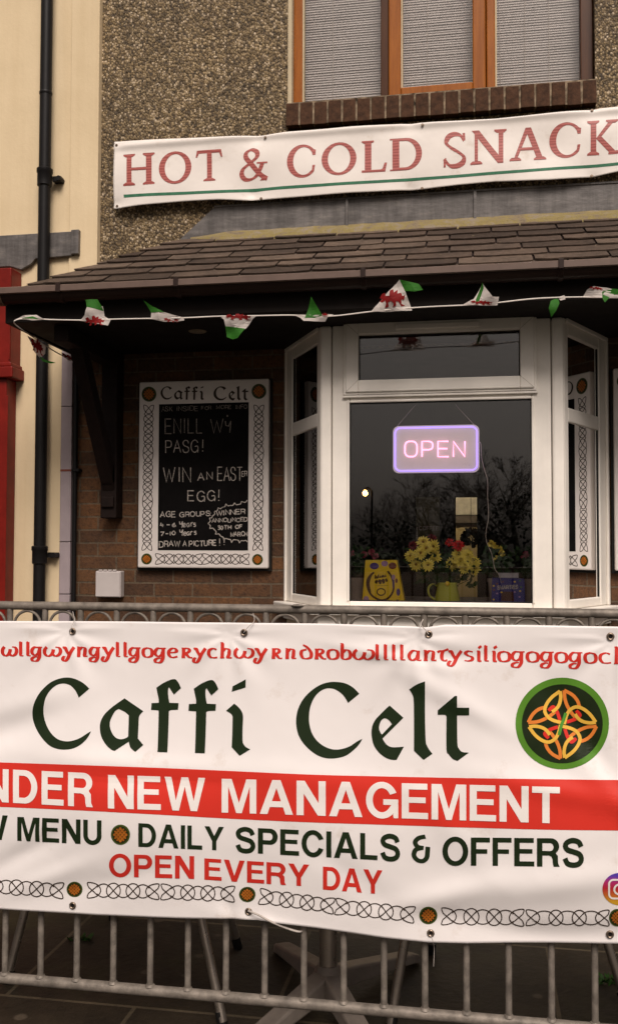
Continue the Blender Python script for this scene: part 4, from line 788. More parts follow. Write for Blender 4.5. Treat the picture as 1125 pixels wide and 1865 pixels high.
dp = MB(); X = PX(134, 900, -0.05); dp.tube([(X, -0.03, -0.05), (X, -0.03, 2.449)], 0.013, 10); dpo = dp.build('narrow_pipe', 'pipe', nb, 0, True)
BX('pipe_clip', 'pipe', dpo, X - 0.014, X + 0.03, -0.05, 0.0, PZ(134, 856, -0.05) - 0.008, PZ(134, 856, -0.05) + 0.008)
m = MB(); m.box(PX(138, 900, 0), -2.2745, -0.012, 0.1, -0.1, 2.398); m.build('edge_bead', 'reveal', nb)
m = MB(); Xc = PX(141, 900, -0.02); m.tube(crom([(Xc - 0.02, -0.03, 2.35), (Xc - 0.015, -0.02, 1.9), (Xc - 0.008, -0.02, 1.7), (Xc - 0.012, -0.02, 1.4), (Xc - 0.015, -0.02, 0.9)]), 0.004, 6); m.build('loose_cable', 'pipe', nb)
# main drainpipe
p0, p1 = atY(87, 0, -0.10), atY(71, 1085, -0.10); xp = (p0.x + p1.x) / 2
dp = MB(); dp.tube([(xp, -0.10, -0.1), (xp, -0.10, 6.2)], 0.034, 16); dpo = dp.build('drainpipe', 'pipe', nb, 0, True)
for yy in (322, 1010):
    zc2 = PZ(90, yy, -0.1); c2 = MB(); c2.lathe([(0.036, -0.055), (0.042, -0.05), (0.042, 0.02), (0.046, 0.025), (0.046, 0.045), (0.038, 0.05)], (xp, -0.10, zc2), 18)
    c2.box(xp + 0.035, xp + 0.085, -0.075, -0.03, zc2 - 0.018, zc2 + 0.012); c2.tube([(xp + 0.078, -0.09, zc2 - 0.004), (xp + 0.078, -0.028, zc2 - 0.004)], 0.014, 10); c2.build('pipe_collar', 'pipe', dpo, 0, True)
c2 = MB(); c2.lathe([(0.035, -0.01), (0.0375, -0.005), (0.0375, 0.005), (0.035, 0.01)], (xp, -0.10, PZ(85, 170, -0.1)), 18); c2.build('pipe_joint', 'pipe', dpo, 0, True)
# lead flashing over the shopfront
q = lambda x, y: (PX(x, y, -0.05), PZ(x, y, -0.05))
m = MB(); m.prism([(-4, q(4, 430)[1]), q(135, 422), q(135, 466), q(90, 470), q(66, 472), q(58, 482), q(40, 492), q(20, 486), (-4, q(4, 484)[1])], -0.06, -0.0305); m.build('flashing', 'lead', nb, 0.004)
m = MB(); m.prism([q(133, 421), q(147, 420), q(146, 464), q(132, 465)], -0.075, -0.0455); m.build('flashing_end', 'lead', nb, 0.003)
# red shopfront pilaster
q = lambda x, y, Y=-0.16: (PX(x, y, Y), PZ(x, y, Y))
m = MB(); rx = q(39, 600, -0.031)[0]; rx2 = q(28, 900, -0.031)[0]
m.box(-3.6, rx, -0.16, -0.031, q(20, 680)[1], q(20, 487)[1]); m.build('pilaster_head', 'red', nb, 0.006)
m = MB(); m.box(-3.6, rx + 0.025, -0.18, -0.031, q(20, 684)[1] - 0.012, q(20, 668)[1]); m.box(-3.6, rx + 0.012, -0.172, -0.031, q(20, 668)[1] + 0.0005, q(20, 660)[1]); m.build('pilaster_capital', 'red', nb, 0.006)
m = MB(); m.box(-3.6, rx2, -0.15, -0.031, -0.1, q(20, 684)[1] - 0.0125); m.build('pilaster_shaft', 'red', nb, 0.006)
m = MB(); xg = q(19, 560)[0]; m.box(xg - 0.004, xg + 0.004, -0.166, -0.1602, q(20, 655)[1], q(20, 500)[1]); xg = q(11, 900)[0]; m.box(xg - 0.01, xg + 0.004, -0.158, -0.1502, 0.1, q(20, 720)[1]); m.build('pilaster_moulding', 'red', nb, 0.002)
m = MB(); m.add([(-7, -0.155, -0.1), (-3.6, -0.155, -0.1), (-3.6, -0.155, 2.6), (-7, -0.155, 2.6), (-7, -0.12, -0.1), (-3.6, -0.12, -0.1), (-3.6, -0.12, 2.6), (-7, -0.12, 2.6)], [(0, 1, 2, 3), (7, 6, 5, 4), (3, 2, 6, 7), (0, 4, 5, 1)]); m.build('shopfront', 'red', nb)

# ================================================================== UPPER BANNER
UB = -0.06
def ub_top(X): return PZs(X, [(207, 257), (480, 250), (483, 250), (770, 228), (1080, 205), (1125, 199), (1500, 176)], UB)
def PZs(X, L, Y):
    P = [(PX(a, b, Y), PZ(a, b, Y)) for a, b in L]
    if X <= P[0][0]: return P[0][1]
    for (x0, z0), (x1, z1) in zip(P, P[1:]):
        if X <= x1: return z0 + (z1 - z0) * (X - x0) / (x1 - x0)
    return P[-1][1]
UTOP = [(207, 257), (300, 253.5), (400, 250.5), (483, 246.5), (520, 241), (640, 231.5), (770, 224), (900, 217.5), (1077, 200), (1090, 197), (1200, 189), (1500, 172)]
UBOT = [(207, 379), (260, 373), (330, 367), (400, 363.5), (455, 364.5), (480, 363), (560, 357), (640, 351), (700, 348), (768, 344), (830, 337), (900, 331), (1000, 328), (1077, 321), (1125, 312), (1220, 306), (1500, 290)]
def ub_surf(X, Zv):
    px = (X + 2.051) / 2.775
    y = UB
    for gx_, gz_ in ((-1.2, 3.53), (-0.35, 3.545), (0.6, 3.565), (-1.22, 3.215), (-0.35, 3.19), (0.6, 3.19), (-2.03, 3.55), (-2.03, 3.21)):
        d = hypot(X - gx_, (Zv - gz_) * 1.3); y += 0.008 * math.exp(-(d / 0.10) ** 2) + 0.006 * math.exp(-(d / 0.035) ** 2)
    y -= 0.004 * sin((X * 2.3 + Zv * 5.2) * 3.0) * (0.6 + 0.4 * sin(X * 4.1)) + 0.0012 * sin(X * 17 - Zv * 23)
    y -= 0.010 * math.exp(-((Zv - (3.54 + 0.0 * X)) / 0.02) ** 2)
    return y
def sheet_grid(name, mat, parent, Lt, Lb, Y, surf, X0, X1, nx, nz, thick=0.0012):
    m = MB(); vs = []
    for i in range(nx + 1):
        X = X0 + (X1 - X0) * i / nx; a, b2 = PZs(X, Lb, Y), PZs(X, Lt, Y)
        for j in range(nz + 1):
            z = a + (b2 - a) * j / nz; vs.append((X, surf(X, z), z))
    m.add(vs, [(i * (nz + 1) + j, (i + 1) * (nz + 1) + j, (i + 1) * (nz + 1) + j + 1, i * (nz + 1) + j + 1) for i in range(nx) for j in range(nz)])
    o = m.build(name, mat, parent, 0, True); s = o.modifiers.new('solid', 'SOLIDIFY'); s.thickness = thick; s.offset = -1; return o
ub = thing('fabric_sign', 'long cream banner reading HOT & COLD SNACKS in red capitals hung under the upper window', 'banner', (-0.6, UB, 3.2))
X0u, X1u = PX(207, 300, UB), 1.35
sheet_grid('banner_sheet', 'vinyl2', ub, UTOP, UBOT, UB, ub_surf, X0u, X1u, 340, 44)
# hem along the left end
def serif_letters():
    # box-unit outlines (x right, y up)
    s = {}
    sf = lambda x0, x1, y0, y1: [(x0, y0), (x1, y0), (x1, y1), (x0, y1)]
    def serif(cx, w, y, up): # bracketed slab
        d = 0.045 if up else -0.045
        return [(cx - w, y), (cx + w, y), (cx + w, y + d), (cx + 0.1, y + 2.2 * d), (cx - 0.1, y + 2.2 * d), (cx - w, y + d)]
    s['H'] = [[sf(0.1, 0.26, 0.02, 0.98)], [sf(0.72, 0.9, 0.02, 0.98)], [sf(0.2, 0.8, 0.47, 0.56)], [serif(0.18, 0.19, 0, 1)], [serif(0.81, 0.19, 0, 1)], [serif(0.18, 0.19, 1, 0)], [serif(0.81, 0.19, 1, 0)]]
    s['O'] = [[ell(0.5, 0.5, 0.5, 0.5), ell(0.5, 0.5, 0.32, 0.42)]]
    s['T'] = [[sf(0.42, 0.6, 0.02, 0.97)], [sf(0.05, 0.95, 0.9, 1.0)], [[(0, 0.78), (0.06, 0.78), (0.12, 0.9), (0.05, 1.0)]], [[(1, 0.76), (0.94, 0.76), (0.88, 0.9), (0.95, 1.0)]], [serif(0.51, 0.22, 0, 1)]]
    s['C'] = [[[p for p in ell(0.52, 0.5, 0.52, 0.5, 42, 318, 30)] + [(0.92, 0.2), (0.95, 0.36), (0.86, 0.36), (0.84, 0.22)] + ell(0.56, 0.5, 0.35, 0.42, 305, 55, 26) + [(0.84, 0.75), (0.86, 0.66), (0.96, 0.66), (0.97, 0.82)]]]
    s['L'] = [[sf(0.12, 0.38, 0.02, 0.98)], [serif(0.24, 0.24, 1, 0)], [sf(0.0, 0.93, 0, 0.075)], [[(0.93, 0.0), (0.96, 0.14), (1.0, 0.28), (0.9, 0.28), (0.82, 0.1), (0.7, 0.06), (0.75, 0)]]]
    s['D'] = [[[(0.06, 0), (0.06, 1), (0.5, 1)] + ell(0.5, 0.5, 0.5, 0.5, 80, -80, 24) + [(0.5, 0)], [(0.28, 0.09), (0.48, 0.09)] + ell(0.47, 0.5, 0.34, 0.41, -85, 85, 24) + [(0.28, 0.91)]], [sf(-0.02, 0.3, 0.955, 1.0)], [sf(-0.02, 0.3, 0.0, 0.045)]]
    s['N'] = [[sf(0.12, 0.21, 0.02, 0.96)], [sf(0.78, 0.91, 0.0, 0.98)], [[(0.04, 1), (0.24, 1), (0.91, 0.06), (0.91, 0), (0.76, 0)]], [serif(0.165, 0.165, 0, 1)], [serif(0.83, 0.17, 1, 0)]]
    s['A'] = [[[(0.1, 0.03), (0.43, 1.0), (0.58, 1.0), (0.92, 0.03), (0.75, 0.03), (0.48, 0.8), (0.19, 0.03)]], [sf(0.26, 0.74, 0.31, 0.40)], [serif(0.15, 0.16, 0, 1)], [serif(0.83, 0.17, 0, 1)]]
    s['K'] = [[sf(0.1, 0.27, 0.02, 0.98)], [serif(0.18, 0.18, 0, 1)], [serif(0.18, 0.18, 1, 0)], [[(0.26, 0.47), (0.66, 0.97), (0.82, 0.97), (0.42, 0.52), (0.9, 0.03), (0.68, 0.03)]], [serif(0.74, 0.18, 1, 0)], [serif(0.83, 0.2, 0, 1)]]
    return s
SER = serif_letters()
mpu = lambda x, y: ((lambda v: (v.x, v.z))(atY(x, y, UB)))
hp = Print(0.0012)
def sbox(ch, o, k, x0, x1, y0, y1):
    # zoomed box -> px; top/bottom slanted by the hang of the banner
    ax, bx = o[0] + x0 / k, o[0] + x1 / k; ty, by = o[1] + y0 / k, o[1] + y1 / k; sl = -0.065; w = bx - ax
    hgt = by - ty - abs(sl) * w * (0.9 if ch in 'HNAKLDT' else 0.25)
    def q(a, b): return mpu(ax + a * w, by + sl * (a) * w * 1.0 + (0 if ch in 'HNAKLDT' else -sl * 0.5 * w) - b * hgt)
    if ch == 'S':
        hp.add(strip(crom([(0.9, 0.76), (0.72, 0.92), (0.45, 0.96), (0.2, 0.88), (0.12, 0.72), (0.3, 0.58), (0.6, 0.45), (0.86, 0.3), (0.85, 0.14), (0.6, 0.045), (0.3, 0.05), (0.1, 0.18), (0.04, 0.26)], False, 6), 0.15, nib=(radians(150), 0.085, 0.2)), q)
        hp.add(poly_tris([[(0.82, 0.98), (0.93, 0.98), (0.95, 0.76), (0.86, 0.76)]]), q); hp.add(poly_tris([[(0.0, 0.02), (0.09, 0.02), (0.1, 0.26), (0.0, 0.26)]]), q)
    elif ch == '&':
        hp.add(strip(crom([(0.98, 0.04), (0.72, 0.2), (0.42, 0.52), (0.24, 0.72), (0.26, 0.88), (0.44, 0.96), (0.62, 0.88), (0.62, 0.72), (0.4, 0.55), (0.14, 0.38), (0.08, 0.2), (0.2, 0.06), (0.4, 0.05), (0.6, 0.15), (0.74, 0.35), (0.82, 0.52)], False, 6), 0.1, nib=(radians(20), 0.07, 0.17)), q)
        hp.add(poly_tris([[(0.62, 0.56), (1.0, 0.56), (1.0, 0.51), (0.62, 0.51)]]), q); hp.add(poly_tris([[(0.72, 0.0), (0.98, 0.0), (0.98, 0.05), (0.8, 0.07)]]), q)
    else:
        for loops in SER[ch]: hp.add(poly_tris(loops), q)
ka, kb_, kc = 1125 / 310, 1125 / 310, 1125 / 330
for o_, k_, L_ in (((200, 240), ka, (('H', 92, 298, 138, 358), ('O', 325, 540, 125, 345), ('T', 568, 745, 116, 330))), ((200, 240), ka, (('&', 857, 1042, 108, 322),)),
                   ((500, 220), kb_, (('C', 82, 278, 153, 378), ('O', 310, 540, 138, 360), ('L', 575, 742, 125, 345), ('D', 765, 972, 108, 332))),
                   ((795, 190), kc, (('S', 42, 184, 175, 392), ('N', 207, 432, 152, 378), ('A', 452, 678, 138, 355), ('C', 697, 900, 110, 332), ('K', 932, 1140, 93, 318), ('S', 1185, 1330, 78, 300)))):
    hp = Print(0.0012)
    for ch, x0, x1, y0, y1 in L_: sbox(ch, o_, k_, x0, x1, y0, y1)
    hp.build('lettering', 'streak', ub, ub_surf, 0.02)
rl = Print(0.0012)
rp = [(225, 356.5), (400, 349), (500, 342.5), (650, 333), (800, 323), (960, 311), (1125, 298), (1330, 283)]
rl.add(strip(crom(rp, False, 4), 5.2), mpu); rl.build('green_rule', 'rule', ub, ub_surf, 0.02)
for x, y in ((212, 264), (212, 374), (483, 250.5), (475, 361), (769, 228.5), (768, 342.5), (1077, 201.5), (1077, 319)):
    v = atY(x, y, UB); yy = ub_surf(v.x, v.z); e = MB(); e.tube([(v.x + 0.006 * cos(2 * pi * k / 16), yy - 0.003, v.z + 0.006 * sin(2 * pi * k / 16)) for k in range(16)], 0.0022, 6, True); e.disc((v.x, v.z), 0.0045, yy - 0.007, yy + 0.004, 12); e.build('eyelet', 'eyelet', ub, 0, True)

# ================================================================== NOTICE BOARDS
BYF = -0.05
def zb_(zx, zy): return (230 + zx / (1125 / 290), 670 + zy / (1125 / 290))
def mpb(zx, zy): x, y = zb_(zx, zy); v = atY(x, y, BYF); return (v.x, v.z)
flatB = lambda X, Zv: BYF
bd = thing('notice_board', 'white framed chalkboard with Easter egg competition writing on the brick wall left of the bay', 'notice board', (-1.51, -0.03, 1.13))
bx0, bx1, bz_0, bz_1 = mpb(92, 100)[0], mpb(1006, 90)[0], mpb(80, 1412)[1], mpb(100, 100)[1]
m = MB(); m.box(bx0, bx1, BYF, -0.008, bz_0, bz_1); m.build('board', 'board', bd, 0.008)
m = MB(); m.box(bx0 - 0.012, bx1 + 0.012, -0.02, 0.003, bz_0 - 0.014, bz_1 + 0.004); m.build('backing', 'gasket', bd)
cp = MB(); a, b2 = mpb(233, 258), mpb(860, 1290); cp.box(a[0], b2[0], BYF - 0.0015, BYF + 0.001, b2[1], a[1]); cp.build('chalk_panel', 'chalkbd', bd)
def board_marks(parent):
    lt = Print(0.0006)
    bx = (60.8, 855.6)
    def mp2(x, y):   # banner lettering scaled on to the board head
        t = (x - 59.8) / (853.7 - 59.8); return mpb(243 + t * (862 - 243), 122 + (y - 1234) / (1385 - 1234) * 108 + (1 - t) * 9)
    for L in CAFFI: lt.add(poly_tris([outline(l) for l in L]), mp2)
    lt.build('lettering', 'knot', parent, flatB)
    kn = (parent, flatB, None, 0.0006)
    for xa, xb in ((160, 147), (937, 929)):
        for y0, y1 in ((264, 598), (606, 940), (946, 1288)):
            f_ = lambda y: xa + (xb - xa) * (y - 264) / 1024
            chain_on(kn, mpb, (f_(y0), y0), (f_(y1), y1), 68, 5.5, 3)
    for x0, x1 in ((208, 535), (540, 868)): chain_on(kn, mpb, (x0, 1350), (x1, 1352), 72, 5.5, 3)
    for x, y, r in ((162, 186, 52), (937, 166, 52), (145, 1350, 38), (927, 1354, 38)): medallion(parent, 'medallion', flatB, None, x, y, r, mpb, r * 1.03)
board_marks(bd)
flatC = lambda X, Zv: BYF - 0.0015
ck = Print(0.0006); dm = Print(0.0006)
def W_(pr, t, x0, x1, yb0, yb1, h, w=6.5, gap=0.22, jit=3.0): word(pr, t, mpb, x0, x1, yb0, yb1, h, h, w * 0.85, gap, jit)
W_(dm, 'ASK', 250, 328, 312, 310, 38, 5); W_(dm, 'INSIDE', 358, 510, 308, 304, 36, 5); W_(dm, 'FOR', 532, 605, 298, 296, 28, 5); W_(dm, 'MORE', 635, 745, 294, 292, 30, 5); W_(dm, 'INFO', 775, 858, 291, 288, 30, 5)
dm.build('faint_chalk_writing', 'chalkdim', bd, flatC); dm = Print(0.0006)
W_(dm, 'ENILL', 275, 540, 466, 464, 110, 8, 0.3); W_(dm, 'W', 595, 690, 466, 460, 105, 8); W_(dm, 'y', 700, 745, 455, 455, 85, 8); dm.add(poly_tris([ell(715, 340, 7, 7)]), mpb)
W_(ck, 'PASG', 275, 512, 605, 600, 92, 7, 0.25); W_(ck, '!', 535, 555, 595, 595, 90, 7)
W_(ck, 'WIN', 262, 460, 812, 806, 108, 8, 0.3); W_(ck, 'AN', 502, 610, 797, 792, 58, 7, 0.35); W_(ck, 'EAST', 645, 822, 802, 798, 100, 7, 0.18); W_(ck, 'ER', 815, 858, 768, 766, 40, 6)
W_(ck, 'EGG', 435, 630, 945, 945, 78, 8, 0.3); W_(ck, '!', 648, 670, 945, 945, 85, 7)
ck.build('chalk_writing', 'chalk', bd, flatC); ck = Print(0.0006)
W_(ck, 'AGE', 240, 352, 1060, 1056, 45, 7.5); W_(ck, 'GROUPS:', 378, 605, 1056, 1048, 40, 7.5)
W_(ck, '4', 240, 268, 1130, 1130, 36, 8); W_(ck, '-6', 285, 355, 1128, 1128, 34, 8); W_(ck, 'years', 372, 498, 1128, 1122, 50, 8, 0.18)
W_(ck, '7-10', 240, 352, 1188, 1186, 34, 8); W_(ck, 'years', 375, 498, 1186, 1182, 48, 8, 0.18)
W_(ck, 'DRAW', 232, 385, 1268, 1264, 46, 7.5); W_(ck, 'A', 400, 432, 1264, 1264, 42, 7.5); W_(ck, 'PICTURE', 445, 638, 1264, 1258, 44, 7.5); W_(ck, '!!', 655, 695, 1258, 1256, 56, 7.5, 2.2)
ck.build('chalk_writing', 'chalk', bd, flatC); ck = Print(0.0006)
W_(ck, 'WINNER', 632, 845, 1046, 1036, 40, 8); W_(ck, 'ANNOUNCED', 602, 858, 1096, 1086, 32, 6.5); W_(ck, '30TH', 648, 742, 1146, 1142, 34, 8); W_(ck, 'OF', 770, 825, 1140, 1138, 30, 8); W_(ck, 'MARCH', 735, 857, 1194, 1190, 36, 7)
cl = [(857, 935), (815, 945), (792, 965), (765, 955), (735, 972), (705, 962), (680, 985), (650, 990), (625, 1015), (612, 1045), (590, 1062), (580, 1100), (592, 1135), (625, 1145), (632, 1175), (670, 1190), (690, 1215), (720, 1210), (745, 1232), (775, 1215), (800, 1235), (830, 1222), (857, 1230)]
cl2 = []
for p, q2 in zip(cl, cl[1:]):
    mxp = ((p[0] + q2[0]) / 2, (p[1] + q2[1]) / 2); dx, dy = q2[0] - p[0], q2[1] - p[1]; cl2 += [p, (mxp[0] + dy * 0.25, mxp[1] - dx * 0.25)]
ck.add(strip(crom(cl2 + [cl[-1]], False, 3), 6), mpb)
ck.build('chalk_writing', 'chalk', bd, flatC); dm.build('faint_chalk_writing', 'chalkdim', bd, flatC)
# second board right of the bay: same kind, mostly out of frame
bd2 = thing('notice_board', 'white framed notice board right of the bay, cut off by the photo edge', 'notice board', (1.1, -0.03, 1.13))
sh = 2.612 - 0.0
for ch_ in list(bd.children):
    if ch_.name.startswith(('chalk_writing', 'faint')): continue
    c2 = ch_.copy(); COL.objects.link(c2); c2.parent = bd2; c2.matrix_parent_inverse = ch_.matrix_parent_inverse.copy()
    for g in ch_.children:
        d = g.copy(); COL.objects.link(d); d.parent = c2; d.matrix_parent_inverse = g.matrix_parent_inverse.copy()
bd2.location = (bd.location.x + (PX(1118, 850, BYF) - bx0), bd.location.y, bd.location.z)

# small wall box
jx0, jx1, jz0, jz1 = PX(174, 1060, -0.06), PX(220, 1060, -0.06), PZ(197, 1088, -0.06), PZ(197, 1040, -0.06)
jb = thing('junction_box', 'small pale grey plastic socket box on the brick wall below the chalkboard', 'wall box', (jx0, 0, jz0))
MB().box(jx0, jx1, -0.06, 0.0, jz0, jz1).build('body', 'boxgrey', jb, 0.006)
m = MB(); m.box(jx0 + 0.004, jx1 - 0.004, -0.066, -0.0602, jz0 + 0.004, jz1 - 0.006); m.build('lid', 'boxgrey', jb, 0.004)
m = MB()
for k in range(4): m.tube([(jx0 + 0.02 + k * 0.028, -0.058, jz1 + 0.003), (jx0 + 0.04 + k * 0.028, -0.058, jz1 + 0.003)], 0.005, 8)
m.build('hinge', 'boxgrey', jb)

# ================================================================== THINGS IN THE BAY
NY = -0.43
q = lambda x, y, Y=NY: Vector((PX(x, y, Y), Y, PZ(x, y, Y)))
sg = thing('open_sign', 'lit OPEN sign with violet border tube and pink letters hanging in the bay window', 'neon sign', q(793, 862))
def rrect(x0, x1, z0, z1, r, n=6):
    P = []
    for cx_, cz_, a0 in ((x1 - r, z1 - r, 0), (x0 + r, z1 - r, 90), (x0 + r, z0 + r, 180), (x1 - r, z0 + r, 270)):
        P += [(cx_ + r * cos(radians(a0 + 90 * k / n)), cz_ + r * sin(radians(a0 + 90 * k / n))) for k in range(n + 1)]
    return P
s0, s1 = q(715, 862), q(872, 773)
MB().prism(rrect(s0.x, s1.x, s0.z, s1.z, 0.03), NY, NY + 0.004).build('acrylic_panel', 'acrylic', sg)
m = MB(); m.tube([(p[0], NY - 0.006, p[1]) for p in rrect(s0.x + 0.011, s1.x - 0.011, s0.z + 0.011, s1.z - 0.011, 0.026)], 0.0042, 8, True); m.build('border_tube', 'tubep', sg, 0, True)
for ch_, x0, x1 in (('O', 735, 761), ('P', 766, 790), ('E', 795, 818), ('N', 823, 848)):
    m = MB(); w, ps = glyph_paths(ch_)
    if ch_ == 'O': ps = [([Vector(p) for p in rrect(0, w, 0, 1, 0.32)], True)]
    for p, clo in ps:
        pp = [q(x0 + 2 + a.x / w * (x1 - x0 - 4), 832 - a.y * 28) + Vector((0, -0.006, 0)) for a in p]
        if clo and (pp[0] - pp[-1]).length < 1e-4: pp = pp[:-1]
        m.tube(pp, 0.0036, 8, clo)
    m.build('letter_tube', 'tubek', sg, 0, True)
m = MB(); m.tube([q(723, 776), q(752, 742), q(757, 737)], 0.0013, 6); m.tube([q(862, 773), q(833, 742), q(829, 736)], 0.0013, 6); m.build('hanging_cord', 'cable', sg)
m = MB(); m.tube(crom([q(870, 805), q(875, 808), q(876, 830), q(880, 850), q(887, 875), q(887, 900), q(889, 940), q(885, 965), q(885, 985), q(895, 1010), q(900, 1035), q(908, 1047), q(912, 1062, NY + 0.03)], False, 5), 0.0022, 6); m.build('power_cable', 'cable', sg, 0, True)

def carton(name, label, Y, poly, depth, mat, sidemat=None):
    pts = [(PX(x, y, Y), PZ(x, y, Y)) for x, y in poly]; zmin = 0.9725
    t = thing(name, label, 'box', (pts[0][0], Y, zmin))
    pts = [(p[0], max(zmin, p[1])) for p in pts]; MB().prism(pts, Y, Y + depth).build('carton', mat, t, 0.0015); return t
YB = -0.41
sillz = 0.9725
eb = carton('egg_box', 'yellow carton printed with an egg outline, standing at left in the bay', YB, [(659, 1112), (737, 1112), (722, 1020), (665, 1020)], 0.07, 'boxyel')
mz = lambda x, y, Y=YB: ((lambda v: (v.x, v.z))(atY(x, y, Y)))
zq = lambda zx, zy: (620 + zx * 180 / 1125, 960 + zy * 160 / 1000)
mq = lambda zx, zy: mz(*zq(zx, zy)); fB = lambda X, Zv: YB
p = Print(0.0006); p.add(strip(crom([(380, 515), (320, 570), (300, 650), (330, 745), (390, 805), (470, 832), (545, 805), (595, 730), (600, 640), (575, 560), (535, 500)], False, 5), 22), mq); p.build('egg_ring', 'choc', eb, fB)
p = Print(0.0009); p.add(poly_tris([crom([(370, 520), (310, 570), (295, 650), (330, 745), (345, 740), (330, 650), (345, 580)], True, 4)]), mq)
word(p, 'Mini', mq, 385, 520, 598, 575, 55, 50, 17, 0.45); word(p, 'eggs', mq, 388, 538, 648, 622, 62, 58, 17, 0.35)
p.add(strip([(410, 668), (538, 665)], 3), mq); p.add(strip(ell(460, 738, 46, 38), 13, True), mq); p.build('lettering', 'choc', eb, fB)
p = Print(0.0006)
for x, y, a, b2 in ((383, 443, 52, 38), (655, 740, 22, 42), (600, 640, 12, 60)): p.add(poly_tris([ell(x, y, a, b2)]), mq)
p.build('purple_spot', 'purple', eb, fB)
p = Print(0.0007)
for x, y, a, b2 in ((500, 415, 38, 32), (290, 830, 34, 46), (600, 570, 20, 30)): p.add(poly_tris([ell(x, y, a, b2)]), mq)
p.build('lilac_spot', 'lilacp', eb, fB)
p = Print(0.0008)
for x, y, a, b2 in ((590, 440, 45, 38), (325, 888, 26, 18), (645, 850, 26, 26), (635, 610, 14, 26)): p.add(poly_tris([ell(x, y, a, b2)]), mq)
p.build('chocolate_spot', 'terracotta', eb, fB)
YC = -0.38
zq2 = lambda zx, zy: (780 + zx * 200 / 1125, 960 + zy * 160 / 900)
m2 = lambda zx, zy: mz(*zq2(zx, zy), YC); fC = lambda X, Zv: YC
sb_ = carton('sweet_box', 'dark blue carton printed with coloured dots, standing at right in the bay', YC, [zq2(640, 870), zq2(990, 870), zq2(980, 530), zq2(650, 520)], 0.07, 'boxblue')
p = Print(0.0008); word(p, 'SMARTIES', m2, 700, 915, 645, 635, 48, 46, 11, 0.3); p.build('lettering', 'chalk', sb_, fC)
for mt, L in (('boxyel', [(665, 602), (935, 655), (665, 742), (745, 668), (880, 560)]), ('terracotta', [(700, 580), (668, 645), (760, 560)]), ('ring', [(935, 550), (945, 615), (935, 775)]), ('lilacp', [(700, 680), (880, 665), (930, 715), (668, 780)])):
    p = Print(0.0006)
    for x, y in L: p.add(poly_tris([ell(x, y, 11, 9)]), m2)
    p.build('dot_print', mt, sb_, fC)
p = Print(0.0006); p.add(poly_tris([[(745, 660), (865, 660), (875, 760), (740, 755)]]), m2); p.add(poly_tris([[(750, 790), (870, 790), (870, 845), (745, 845)]]), m2); p.build('picture_print', 'choc', sb_, fC)
m = MB(); a, b2 = m2(718, 470), m2(920, 520); m.box(a[0], b2[0], YC + 0.012, YC + 0.05, b2[1], a[1]); m.build('carton_top', 'boxtop', sb_)

YJ = -0.30
jc = atY(814, 1100, YJ); jt = PZ(814, 1062, YJ); jr0 = (PX(837, 1100, YJ) - PX(791, 1100, YJ)) / 2; jr1 = (PX(831, 1070, YJ) - PX(796, 1070, YJ)) / 2
jg = thing('jug', 'lime green enamel jug holding the flowers in the bay window', 'jug', (jc.x, YJ, sillz))
hh = jt - sillz
MB().lathe([(jr0 * 0.97, 0), (jr0, 0.006), (jr0 * 0.98, hh * 0.3), (jr1 * 1.02, hh * 0.85), (jr1 * 1.05, hh), (jr1 * 0.97, hh + 0.004), (jr1 * 0.9, hh), (jr1 * 0.85, hh * 0.4)], (jc.x, YJ, sillz), 28).build('body', 'jug', jg, 0, True)
MB().tube(crom([(jc.x - jr1, YJ, sillz + hh * 0.86), (jc.x - jr1 - 0.03, YJ, sillz + hh * 0.92), (jc.x - jr1 - 0.047, YJ, sillz + hh * 0.7), (jc.x - jr0 - 0.025, YJ, sillz + hh * 0.35), (jc.x - jr0 + 0.003, YJ, sillz + hh * 0.14)], False, 6), 0.0055, 8).build('handle', 'jug', jg, 0, True)
MB().lathe([(0.004, -0.012), (0.012, -0.004), (0.013, 0.004), (0.006, 0.012)], (jc.x + 0.002, YJ - jr1, sillz + hh - 0.002), 12).build('spout', 'boxyel', jg, 0, True)

